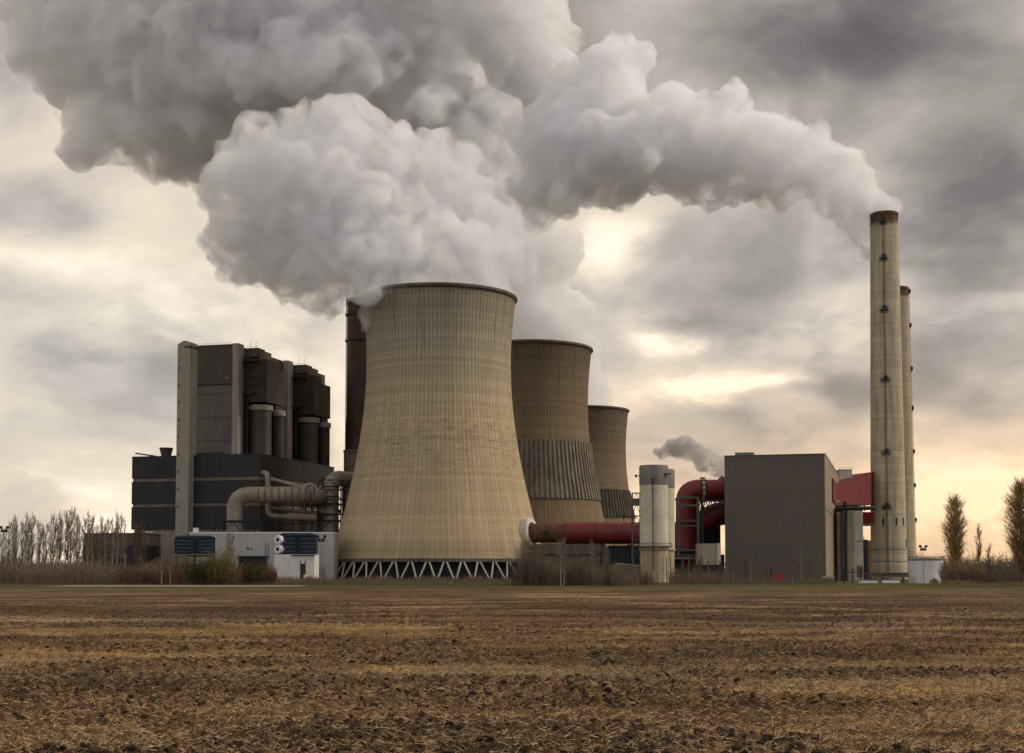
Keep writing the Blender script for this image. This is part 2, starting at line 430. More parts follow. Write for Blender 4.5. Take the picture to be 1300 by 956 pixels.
M['rimband'] = weathered('sooty_concrete', (.12,.10,.075), .3, .9, .5)
M['ribs'] = weathered('ribbed_panel', (.185,.152,.108), .25, .85, .5)
M['ribs_dark'] = weathered('ribbed_panel_dark', (.085,.072,.055), .25, .85, .5)
M['strut'] = weathered('strut_concrete', (.36,.33,.26), .2, .9, .3)
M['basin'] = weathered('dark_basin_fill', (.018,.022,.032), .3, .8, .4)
M['collar'] = weathered('white_collar', (.55,.50,.42), .15, .7, .4)
M['inner'] = weathered('dark_inner_shell', (.06,.055,.05), .3, .9, .3)
M['black_clad'] = weathered('black_cladding', (.023,.020,.022), .3, .55, .35, rib=.9)
M['brown_clad'] = weathered('brown_cladding', (.074,.058,.051), .22, .6, .4, rib=1.1)
M['grey_brown_clad'] = weathered('grey_brown_cladding', (.118,.101,.090), .18, .6, .35, rib=1.4)
M['rust_clad'] = weathered('dark_rusty_cladding', (.044,.031,.026), .3, .7, .6, rib=1.0, seam=6.0)
M['pale_band'] = weathered('pale_fascia', (.16,.13,.105), .2, .7, .5)
M['beige_plinth'] = weathered('beige_masonry', (.25,.195,.15), .18, .85, .35, seam=2.2)
M['pale_panel'] = weathered('pale_grey_panel', (.28,.245,.21), .10, .6, .3, rib=2.4)
M['stair'] = weathered('pale_concrete_stair', (.265,.243,.190), .08, .8, .3, seam=3.4)
M['window'] = weathered('dark_window', (.012,.013,.015), .2, .25, .1, spec=.5)
M['dark_steel'] = weathered('dark_steel', (.028,.028,.031), .3, .6, .3)
M['grey_steel'] = weathered('grey_steel', (.085,.080,.074), .25, .6, .4)
M['blue_steel'] = weathered('blue_grey_steel', (.022,.030,.046), .3, .6, .3)
M['silo_dark'] = weathered('dark_flue_cladding', (.062,.055,.052), .2, .5, .5, seam=3.0, metal=.2)
M['silo_ring'] = weathered('pale_ring', (.26,.225,.18), .2, .7, .5)
M['brown_stack'] = weathered('brown_stack_paint', (.055,.028,.022), .25, .6, .45, seam=8.0)
M['stack_base'] = weathered('stack_base_concrete', (.23,.185,.13), .2, .9, .5, dirt=(.08,.06,.045))
M['flue'] = weathered('beige_grey_pipe_cladding', (.225,.195,.150), .2, .5, .4, metal=.15)
M['flue_band'] = weathered('rusty_band', (.15,.105,.068), .3, .7, .5)
M['white_wall'] = weathered('white_grey_sheet_wall', (.40,.385,.385), .07, .6, .22, rib=1.2)
M['shed_wall'] = weathered('white_shed_wall', (.60,.575,.555), .06, .6, .25)
M['white_paint'] = weathered('white_paint', (.66,.65,.65), .07, .5, .15)
M['fan_blue'] = weathered('deep_blue_louvre', (.020,.033,.062), .25, .45, .2)
M['fan_frame'] = weathered('dark_blue_frame', (.010,.015,.030), .25, .5, .2)
M['red_duct'] = weathered('red_duct_paint', (.165,.020,.020), .2, .5, .45, dirt=(.07,.022,.02))
M['red_flat'] = weathered('red_sheet_duct', (.125,.011,.011), .12, .85, .25)
M['rust'] = weathered('rusty_pipe', (.13,.055,.028), .35, .85, .6, dirt=(.045,.026,.02))
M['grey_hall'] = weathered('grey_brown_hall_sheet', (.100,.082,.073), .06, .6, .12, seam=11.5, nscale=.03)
M['hall_side_sunlit'] = weathered('hall_side_painted_sunlight', (.225,.170,.108), .10, .5, .25, rib=1.3, nscale=.05)  # sunlight on the side face painted in as a lighter, warmer sheet colour
M['hall_trim'] = weathered('hall_trim', (.06,.05,.046), .1, .5, .1)
M['annex'] = weathered('beige_annex', (.30,.26,.195), .15, .8, .4, seam=5.0)
M['annex_white'] = weathered('whitish_annex', (.42,.39,.34), .12, .7, .35)
M['silo'] = weathered('cream_silo_concrete', (.52,.475,.36), .10, .8, .35, seam=4.0, dirt=(.27,.23,.15))
M['silo_cap'] = weathered('grey_silo_head', (.165,.150,.135), .12, .7, .45)
M['silo_base'] = weathered('beige_silo_base', (.40,.32,.20), .18, .85, .5, dirt=(.2,.15,.09))
M['chimney'] = None
M['tank'] = weathered('white_tank', (.56,.535,.54), .06, .5, .25, seam=2.0)
M['tank_roof'] = weathered('brown_tank_roof', (.12,.085,.06), .2, .8, .2)
M['pole'] = weathered('galvanised_pole', (.17,.165,.155), .15, .5, .2)
M['lamp_black'] = weathered('black_lamp_housing', (.015,.015,.016), .2, .5, .1)
M['conc'] = weathered('dirty_concrete', (.15,.125,.095), .25, .9, .6, dirt=(.06,.05,.04))
M['hall_dark'] = weathered('dark_brown_shed', (.034,.028,.027), .25, .7, .3, rib=1.2)
M['green_box'] = weathered('green_container', (.020,.060,.050), .2, .5, .2)
M['sign'] = weathered('pale_green_sign', (.55,.66,.45), .05, .5, .1)
M['red_box'] = weathered('red_container', (.30,.050,.030), .2, .55, .3, rib=.6)
M['orange'] = weathered('orange_side', (.20,.085,.035), .15, .6, .2)
M['navy'] = weathered('navy_panel', (.012,.014,.030), .2, .5, .2)
def chim_mat(name, base, zt):
    m, nt = newmat(name)
    tc = nt.new('ShaderNodeTexCoord').outputs['Object']; x, y, z = nt.sep(tc)
    n1 = nt.noise(nt.comb(nt.math('MULTIPLY', x, .5), nt.math('MULTIPLY', y, .5), nt.math('MULTIPLY', z, .05)), 1.0, 6, .65)
    colr = nt.mix(nt.mapr(n1, .35, .68, 0, 1), tuple(v*.72 for v in base), tuple(v*1.14 for v in base))
    fr = nt.math('FRACT', nt.math('DIVIDE', z, 3.2))
    wn = nt.new('ShaderNodeTexWhiteNoise', noise_dimensions='1D'); nt.set(wn.inputs['W'], nt.math('FLOOR', nt.math('DIVIDE', z, 3.2)))
    colr = nt.mix(.22, colr, nt.mix(wn.outputs['Value'], tuple(v*.5 for v in base), tuple(v*1.2 for v in base)))
    colr = nt.mix(nt.mapr(fr, 0, .14, .5, 0), colr, tuple(v*.42 for v in base))
    fr2 = nt.math('FRACT', nt.math('DIVIDE', z, 16.0)); colr = nt.mix(nt.mapr(fr2, 0, .06, .4, 0), colr, tuple(v*.4 for v in base))
    edge = nt.math('ADD', z, nt.math('MULTIPLY', nt.noise(tc, .35, 5, .7), 9.0))
    colr = nt.mix(nt.mapr(edge, zt-3.5, zt+.5, 0, .92), colr, (.062,.034,.023))
    colr = nt.mix(nt.mapr(nt.noise(tc, .5, 5, .72), .62, .75, 0, .5), colr, (.10,.075,.05))
    finish(nt, colr, .88, nt.noise(tc, 1.5, 4, .6), .25, .06, 0, .15)
    return m

# foliage
def twig_mat(name, c, var=.35):
    m, nt = newmat(name)
    tc = nt.new('ShaderNodeTexCoord').outputs['Object']
    n = nt.noise(tc, .8, 3, .6); oi = nt.new('ShaderNodeObjectInfo').outputs['Random']
    f = nt.math('ADD', nt.math('MULTIPLY', n, .7), nt.math('MULTIPLY', oi, .3))
    colr = nt.mix(f, tuple(v*(1-var) for v in c), tuple(v*(1+var) for v in c))
    finish(nt, colr, .9, spec=.1)
    return m
M['trunk'] = twig_mat('brown_bark', (.085,.064,.046)); M['birch'] = twig_mat('white_birch_bark', (.23,.195,.15), .25)
M['twig'] = twig_mat('grey_brown_twigs', (.125,.090,.064)); M['twig_gold'] = twig_mat('golden_brown_twigs', (.33,.21,.09))
M['twig_red'] = twig_mat('reddish_twigs', (.085,.042,.030)); M['leaf_yel'] = twig_mat('yellow_green_leaves', (.135,.100,.030))
M['leaf_olive'] = twig_mat('olive_leaves', (.062,.058,.022)); M['reed'] = twig_mat('dry_reeds', (.16,.115,.06))
# ------------------------------------------------------------------ ground
def grid_sheet(name, ys, xs_at, zfun, mat, kind='structure'):
    ys = np.array(ys); nr = len(ys); U = np.linspace(-1, 1, xs_at[1])
    xx = U[None, :]*(ys[:, None]*xs_at[0]+xs_at[2]); yy = np.repeat(ys[:, None], len(U), 1)
    p = np.stack([xx.ravel(), yy.ravel()], 1); z = zfun(p)
    co = np.column_stack([p, z]); nc = len(U)
    i = np.arange(nr-1)[:, None]*nc+np.arange(nc-1)[None, :]
    f = np.stack([i, i+1, i+nc+1, i+nc], -1).reshape(-1, 4)
    me = bpy.data.meshes.new(name); me.vertices.add(len(co)); me.vertices.foreach_set('co', co.ravel())
    me.loops.add(f.size); me.loops.foreach_set('vertex_index', f.ravel().astype(np.int32))
    me.polygons.add(len(f)); me.polygons.foreach_set('loop_start', np.arange(0, f.size, 4, dtype=np.int32))
    me.polygons.foreach_set('loop_total', np.full(len(f), 4, dtype=np.int32)); me.polygons.foreach_set('use_smooth', np.ones(len(f), dtype=bool))
    me.update(calc_edges=True); me.validate(); me.materials.append(mat)
    o = bpy.data.objects.new(name, me); col.objects.link(o); o['kind'] = kind
    return o
FIELD_END = 262.0
def field_z(p):
    x, y = p[:, 0], p[:, 1]
    q = np.column_stack([x*.12, y*.27, np.zeros(len(x))]); a = (fbm(q, 5, 3)-.5)*.26         # long low ridges
    q = np.column_stack([x*.6, y*.9, np.zeros(len(x))+3]); b = (fbm(q, 15, 3)-.5)*.24       # clumps
    q = np.column_stack([x*3.4, y*3.8, np.zeros(len(x))+7]); c = np.maximum(fbm(q, 25, 3)-.46, 0)*.28   # clods
    q = np.column_stack([x*9., y*9., np.zeros(len(x))+9]); d = (fbm(q, 35, 2)-.5)*.10
    fade = np.clip((FIELD_END-y)/25., 0, 1)
    e = np.maximum(fbm(np.column_stack([x*6.5, y*6.5, np.zeros(len(x))+19]), 45, 3)-.40, 0)*.34*clodzone(p)
    far = np.clip(1.15-(y-60)/170., .12, 1)
    return (a+b+c+d+e)*fade*far
def clodzone(p):
    q = np.column_stack([p[:, 0]*.09+3, p[:, 1]*.24, np.zeros(len(p))+5]); return np.clip((fbm(q, 55, 4)-.44)/.14, 0, 1)
m, nt = newmat('stubble_soil'); M['field'] = m
tc = nt.new('ShaderNodeTexCoord').outputs['Object']; x, y, z = nt.sep(tc)
att = nt.new('ShaderNodeAttribute'); att.attribute_name = 'clods'; cz = att.outputs['Fac']
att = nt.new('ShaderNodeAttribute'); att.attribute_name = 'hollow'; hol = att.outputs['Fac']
def strip(sx, sy, seed, det=5, ro=.6): return nt.noise(nt.comb(nt.math('MULTIPLY', x, sx), nt.math('MULTIPLY', y, sy), seed), 1.0, det, ro)
rowy = nt.math('ADD', y, nt.math('MULTIPLY', nt.noise(tc, .03, 2), 10.0))
a = strip(.09, .26, 1.0, 7, .70); b = strip(.05, .13, 5.0, 7, .68); c = strip(1.2, 2.0, 9.0, 6, .7); d = strip(6.0, 8.0, 13.0, 5, .7)
colr = nt.mix(nt.mapr(a, .36, .66, 0, 1), (.044,.0265,.0145), (.215,.130,.063))
colr = nt.mix(nt.mapr(c, .36, .66, 0, .8), colr, (.080,.046,.0235))
colr = nt.mix(nt.math('MULTIPLY', nt.mapr(b, .46, .62, 0, 1), nt.mapr(c, .40, .60, .15, .85)), colr, (.38,.24,.115))
g = strip(.05, .9, 21.0, 5, .6)
colr = nt.mix(nt.math('MULTIPLY', nt.mapr(g, .54, .68, 0, 1), nt.mapr(d, .38, .62, .1, .9)), colr, (.44,.24,.060))
# bands of spilled gold straw and matted straw which run along the field
def bandy(y0, s, seed, thr=.42):
    yy = nt.math('ADD', y, nt.math('MULTIPLY', nt.math('SUBTRACT', strip(.08, .02, seed, 3), .5), s*2.6))
    t = nt.math('DIVIDE', nt.math('SUBTRACT', yy, y0), s); t = nt.math('POWER', math.e, nt.math('MULTIPLY', nt.math('MULTIPLY', t, t), -1))
    return nt.math('MULTIPLY', t, nt.mapr(strip(.13, .3, seed+2, 5, .65), thr-.06, thr+.12, 0, 1))
for (y0, s, sd, cc, am) in ((55.5, 1.8, 31, (.45,.27,.09), .5), (75, 2.5, 35, (.40,.24,.09), .5), (44.5, 2.4, 39, (.24,.165,.085), .85), (100, 5, 43, (.29,.20,.10), .85), (150, 12, 47, (.25,.165,.085), .7), (205, 14, 51, (.27,.18,.09), .8)):
    colr = nt.mix(nt.math('MULTIPLY', bandy(y0, s, sd), nt.mapr(d, .34, .6, .25*am, am)), colr, cc)
for (px_, py_, sx_, sy_, cc, am) in ((80, 788, 13, 4, (.33,.235,.13), .9), (1085, 795, 8, 4.5, (.27,.19,.115), .9), (760, 758, 22, 14, (.34,.25,.14), .85), (150, 829, 8, 1.3, (.45,.27,.08), .6), (300, 804, 7, 2.2, (.40,.24,.07), .65), (880, 862, 14, 1.6, (.30,.21,.11), .8), (250, 862, 14, 1.5, (.28,.20,.11), .8), (100, 765, 30, 12, (.24,.165,.09), .7)):
    Y_ = 3*F/(py_-728.); x_ = X(px_, Y_)
    A_ = nt.math('DIVIDE', nt.math('SUBTRACT', x, x_), sx_); B_ = nt.math('DIVIDE', nt.math('SUBTRACT', nt.math('ADD', y, nt.math('MULTIPLY', nt.math('SUBTRACT', a, .5), 3*sy_)), Y_), sy_)
    pt = nt.math('POWER', math.e, nt.math('MULTIPLY', nt.math('ADD', nt.math('MULTIPLY', A_, A_), nt.math('MULTIPLY', B_, B_)), -1))
    colr = nt.mix(nt.math('MULTIPLY', pt, nt.mapr(d, .32, .58, .3*am, am)), colr, cc)
farm = nt.math('MULTIPLY', nt.mapr(y, 70, 120, 0, 1), nt.mapr(strip(.075, .14, 91, 7, .72), .44, .60, 1, 0))
colr = nt.mix(nt.math('MULTIPLY', farm, .62), colr, (.032,.0185,.0105))
colr = nt.mix(nt.math('MULTIPLY', nt.mapr(y, 80, 140, 0, .6), nt.mapr(strip(.04, .11, 97, 7, .7), .55, .66, 0, 1)), colr, (.33,.215,.115))
dk = nt.math('MULTIPLY', cz, nt.mapr(c, .34, .60, .95, .45))
colr = nt.mix(dk, colr, (.034,.0205,.012))
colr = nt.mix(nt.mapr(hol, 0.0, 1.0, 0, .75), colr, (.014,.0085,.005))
speck = nt.noise(tc, 14.0, 3, .75)
colr = nt.mix(nt.mapr(speck, .60, .72, 0, .8), colr, (.36,.26,.14))
colr = nt.mix(nt.mapr(speck, .30, .42, .75, 0), colr, (.014,.0085,.005))
finish(nt, colr, .95, nt.math('ADD', nt.math('MULTIPLY', c, .5), speck), .7, .08, 0, .08)

m, nt = newmat('rough_grass'); M['grass'] = m
tc = nt.new('ShaderNodeTexCoord').outputs['Object']; x, y, z = nt.sep(tc)
n1 = nt.noise(nt.comb(nt.math('MULTIPLY', x, .03), nt.math('MULTIPLY', y, .09), 2.0), 1.0, 6, .65)
n2 = nt.noise(nt.comb(nt.math('MULTIPLY', x, .4), nt.math('MULTIPLY', y, .5), 4.0), 1.0, 5, .7)
colr = nt.ramp(n1, [(.30, (.040,.030,.017)), (.45, (.078,.060,.028)), (.55, (.070,.072,.022)), (.68, (.125,.092,.042))])
colr = nt.mix(nt.mapr(n2, .35, .65, .55, 0), colr, (.022,.018,.010))
finish(nt, colr, .95, n2, .6, .3, 0, .05)
m, nt = newmat('fresh_grass'); M['fresh'] = m
tc = nt.new('ShaderNodeTexCoord').outputs['Object']; x, y, z = nt.sep(tc)
n2 = nt.noise(nt.comb(nt.math('MULTIPLY', x, .08), nt.math('MULTIPLY', y, .4), 4.0), 1.0, 6, .7)
colr = nt.mix(nt.mapr(n2, .35, .65, 0, 1), (.062,.062,.020), (.085,.115,.026))
finish(nt, colr, .95, n2, .5, .2, 0, .05)
M['gravel'] = weathered('pale_gravel', (.30,.25,.20), .2, .9, 0, nscale=.4)

def inv_rows(y0, y1, n): return 1.0/np.linspace(1/y0, 1/y1, n)
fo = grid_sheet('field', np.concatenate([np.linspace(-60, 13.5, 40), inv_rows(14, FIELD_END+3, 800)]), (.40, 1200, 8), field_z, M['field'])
co_ = np.empty(len(fo.data.vertices)*3); fo.data.vertices.foreach_get('co', co_); co_ = co_.reshape(-1, 3)
at_ = fo.data.attributes.new('clods', 'FLOAT', 'POINT'); at_.data.foreach_set('value', clodzone(co_).astype(np.float32))
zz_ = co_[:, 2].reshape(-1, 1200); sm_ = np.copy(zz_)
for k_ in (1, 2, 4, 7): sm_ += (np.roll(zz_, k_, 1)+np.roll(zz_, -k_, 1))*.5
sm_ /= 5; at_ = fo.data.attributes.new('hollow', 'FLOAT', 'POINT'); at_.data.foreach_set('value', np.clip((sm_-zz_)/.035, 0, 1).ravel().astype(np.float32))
def ground_z(p): return np.full(len(p), -.04)+np.clip((p[:, 1]-FIELD_END)/20, 0, 1)*.02
grid_sheet('ground', [-6000, -400, 100, 255, 262, 300, 500, 900, 2000, 6000, 30000], (1.5, 41, 8000), lambda p: np.where(p[:, 1] < 255, -.9, -.03), M['grass'])
def patch(name, rows, mat, z0, seed, jit=2.0):
    """flat strip with ragged edges: rows of (x, y_near, y_far)"""
    mb = MB(); rng = random.Random(seed); P = []
    for (xa, na, fa), (xb, nb, fb) in zip(rows[:-1], rows[1:]):
        n = max(1, int(abs(xb-xa)/4))
        for k in range(n):
            t = k/n; P.append((xa+(xb-xa)*t, na+(nb-na)*t+rng.uniform(-jit, jit), fa+(fb-fa)*t+rng.uniform(-jit, jit)))
    P.append(rows[-1])
    for a, b in zip(P[:-1], P[1:]): mb.quad((a[0], a[1], z0), (b[0], b[1], z0), (b[0], b[2], z0), (a[0], a[2], z0))
    return build(name, mb, mat, kind='structure')
patch('grass_strip', [(-150, 250, 275), (-90, 252, 276), (-50, 258, 274), (-30, 262, 270)], M['fresh'], .03, 3)
patch('grass_strip', [(2, 266, 285), (40, 258, 300), (70, 262, 330), (120, 258, 335), (150, 262, 330)], M['fresh'], .03, 4)
patch('gravel_path', [(-108, 318, 345), (-80, 318, 346), (-50, 319, 344)], M['gravel'], .035, 5, .25)

# straw and clods lying on the field (nobody could count them)
rng = np.random.default_rng(5)
def scatter_y(n, y0, y1): return 1.0/rng.uniform(1/y1, 1/y0, n)
def stalks(name, n, y0, y1, mat, lmin, lmax, wid, kind='stuff', lift=.35):
    yy = scatter_y(n, y0, y1); xx = rng.uniform(-.44, .44, n)*yy+rng.uniform(-1, 1, n)
    zz = field_z(np.column_stack([xx, yy])); L = rng.uniform(lmin, lmax, n); a = rng.normal(0, .75, n)+np.where(rng.random(n) < .5, 0, math.pi)
    el_ = np.abs(rng.normal(0, lift, n)); W = wid*rng.uniform(.6, 1.5, n)
    d = np.column_stack([np.cos(a)*np.cos(el_), np.sin(a)*np.cos(el_), np.sin(el_)])
    s = np.column_stack([-np.sin(a), np.cos(a), np.zeros(n)])
    b = np.column_stack([xx, yy, zz+.015]); up = np.array([0, 0, 1.0])
    q = np.stack([b-s*W[:, None], b+s*W[:, None], b+up*W[:, None]*1.5, b+d*L[:, None]+up*.01], 1)
    f = np.array([[0, 1, 3], [1, 2, 3], [2, 0, 3]])[None]+4*np.arange(n)[:, None, None]
    me = bpy.data.meshes.new(name); me.from_pydata(q.reshape(-1, 3).tolist(), [], f.reshape(-1, 3).tolist()); me.materials.append(mat); me.update()
    o = bpy.data.objects.new(name, me); col.objects.link(o); o['kind'] = kind; return o
M['straw'] = twig_mat('pale_straw', (.42,.285,.155), .4); M['straw_dark'] = twig_mat('brown_stubble', (.10,.060,.028), .5)
o = stalks('straw_litter', 30000, 22, 70, M['straw'], .07, .30, .006); o['label'] = 'pale straw stalks littering the near field'; o['category'] = 'straw'
o = stalks('stubble', 30000, 22, 110, M['straw_dark'], .06, .24, .010, lift=.7); o['label'] = 'short brown stubble all over the field'; o['category'] = 'stubble'
def clods(name, n, y0, y1, mat):
    yy = scatter_y(n, y0, y1); xx = rng.uniform(-.44, .44, n)*yy
    keep = clodzone(np.column_stack([xx, yy])) > rng.random(n)
    xx, yy = xx[keep], yy[keep]; n = len(xx); zz = field_z(np.column_stack([xx, yy]))
    v, f = ICO[1]; r = np.minimum(rng.gamma(1.8, .014, n)+.015, .085)
    j = 1+rng.uniform(-.38, .38, (n, len(v), 1))
    P = v[None]*j*r[:, None, None]*np.array([1.25, 1, .75])+np.column_stack([xx, yy, zz+.02])[:, None]
    Fc = f[None]+len(v)*np.arange(n)[:, None, None]
    me = bpy.data.meshes.new(name); me.from_pydata(P.reshape(-1, 3).tolist(), [], Fc.reshape(-1, 3).tolist()); me.materials.append(mat); me.update()
    o = bpy.data.objects.new(name, me); col.objects.link(o); o['kind'] = 'stuff'; return o
M['clod'] = weathered('soil_clods', (.026,.016,.0095), .4, .95, 0, nscale=1.5)
o = clods('soil_clods', 16000, 20, 110, M['clod']); o['label'] = 'dark clods of ploughed soil on the field'; o['category'] = 'soil'
# ------------------------------------------------------------------ cooling towers
def interp(pts, z):
    for (z0, r0), (z1, r1) in zip(pts[:-1], pts[1:]):
        if z <= z1: t = (z-z0)/(z1-z0); return r0+(r1-r0)*t
    return pts[-1][1]
TOWER_PROF = None
def hyper(z, zt=118.0):
    """shell radius at height z: hyperboloid with the throat high up"""
    zth = 99.0
    a = 33.2
    if z < zth: return a*math.sqrt(1+((zth-z)/82.5)**2)
    return a*math.sqrt(1+((z-zth)/82.0)**2)
def cooling_tower(label, x, y, mat, zbot, ztop, nrib, ribband=None, ribmat=None, nleg=84, half=False):
    t = thing('cooling_tower', label, 'cooling tower', (x, y, 0), 0, 'cooling towers of the power station')
    zs = [zbot+(ztop-zbot)*k/70 for k in range(71)]
    mb = MB(); n = nrib*6
    b0 = 0
    for z in zs:
        r = hyper(z)
        for i in range(n):
            k = i % 6; rr = r+(.10 if k == 0 else 0.0); a = 2*math.pi*i/n
            mb.v.append((rr*math.cos(a), rr*math.sin(a), z))
    for j in range(70):
        for i in range(n):
            l = (i+1) % n; mb.f.append((j*n+i, j*n+l, (j+1)*n+l, (j+1)*n+i))
    build('shell', mb, mat, t, True)
    mb = MB().lathe([(hyper(z)-.7, z) for z in zs[::5]], 96); build('inner_shell', mb, M['inner'], t, True)
    rt = hyper(ztop)
    mb = MB().lathe([(rt-.7, ztop-.2), (rt-.7, ztop+.5), (rt+.55, ztop+.5), (rt+.95, ztop+.1), (rt+.95, ztop-.7), (rt+.2, ztop-1.4)], 120)
    build('rim', mb, M['rimband'], t, True)
    rb = hyper(zbot)
    mb = MB().lathe([(rb-.8, zbot+.3), (rb-.8, zbot-.5), (rb+.35, zbot-.5), (rb+.35, zbot+.9), (rb+.1, zbot+1.1)], 120); build('ring_beam', mb, M['rimband'], t, True)
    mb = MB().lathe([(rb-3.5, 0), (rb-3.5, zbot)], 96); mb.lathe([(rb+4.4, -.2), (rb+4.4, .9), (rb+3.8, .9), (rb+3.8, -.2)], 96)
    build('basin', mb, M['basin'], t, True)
    for i in range(nleg):
        a = 2*math.pi*i/nleg
        if math.sin(a) > .25: continue          # legs on the far side stand behind the basin fill
        a2 = a+(math.pi/nleg)*(1 if i % 2 else -1)*.86
        p = ((rb+3.6)*math.cos(a2), (rb+3.6)*math.sin(a2), -.1); q = ((rb-.1)*math.cos(a+(-1 if i % 2 else 1)*math.pi/nleg*.70), (rb-.1)*math.sin(a+(-1 if i % 2 else 1)*math.pi/nleg*.70), zbot-.3)
        build('leg', MB().tube([p, q], .42, 8), M['strut'], t, True)
    if ribband:
        z0, z1 = ribband; mb = MB(); m = 176; rows = 8
        for j in range(rows+1):
            z = z0+(z1-z0)*j/rows; r = hyper(z)+.35
            for i in range(m*2):
                rr = r+(.75 if (i//2) % 2 == 0 else 0); a = 2*math.pi*(i//2+(i % 2)*.999)/m; mb.v.append((rr*math.cos(a), rr*math.sin(a), z))
        k = m*2
        for j in range(rows):
            for i in range(k):
                l = (i+1) % k; mb.f.append((j*k+i, j*k+l, (j+1)*k+l, (j+1)*k+i))
        build('ribbed_band', mb, ribmat, t)
    return t
HT = Z(380, 640)
T1 = (X(557, 640, 500), 640.0); T2 = (X(672, 790, 500), 790.0); T3 = (X(740, 1082, 550), 1082.0)
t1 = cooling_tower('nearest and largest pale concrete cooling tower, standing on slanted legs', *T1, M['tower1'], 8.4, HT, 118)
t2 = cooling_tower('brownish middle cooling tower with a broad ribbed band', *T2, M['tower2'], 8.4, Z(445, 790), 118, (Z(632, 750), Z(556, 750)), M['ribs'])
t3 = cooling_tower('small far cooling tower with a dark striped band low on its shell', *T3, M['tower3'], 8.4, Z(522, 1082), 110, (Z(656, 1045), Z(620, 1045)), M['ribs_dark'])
# pipe inlet collar on the near tower
zc = Z(677, 621); aC = R(-26)
rc = hyper(zc); pc = Vector((math.cos(aC)*rc, math.sin(aC)*rc, zc))
PC = Vector((T1[0], T1[1], 0))+pc
nrm = Vector((math.cos(aC), math.sin(aC), .12)).normalized(); tx = Vector((-math.sin(aC), math.cos(aC), 0)); tz = nrm.cross(tx)
mb = MB(); ring = []
for k in range(40):
    a = 2*math.pi*k/40; ring.append((tx*math.cos(a)+tz*math.sin(a)))
for (r0, d0), (r1, d1) in (((4.6, 1.5), (4.6, 2.2)), ((4.6, 2.2), (6.6, 2.0)), ((6.6, 2.0), (6.9, 1.0)), ((6.9, 1.0), (6.9, -1.6))):
    for k in range(40):
        l = (k+1) % 40
        mb.quad(pc+ring[k]*r0+nrm*d0, pc+ring[l]*r0+nrm*d0, pc+ring[l]*r1+nrm*d1, pc+ring[k]*r1+nrm*d1)
build('inlet_collar', mb, M['collar'], t1, True)

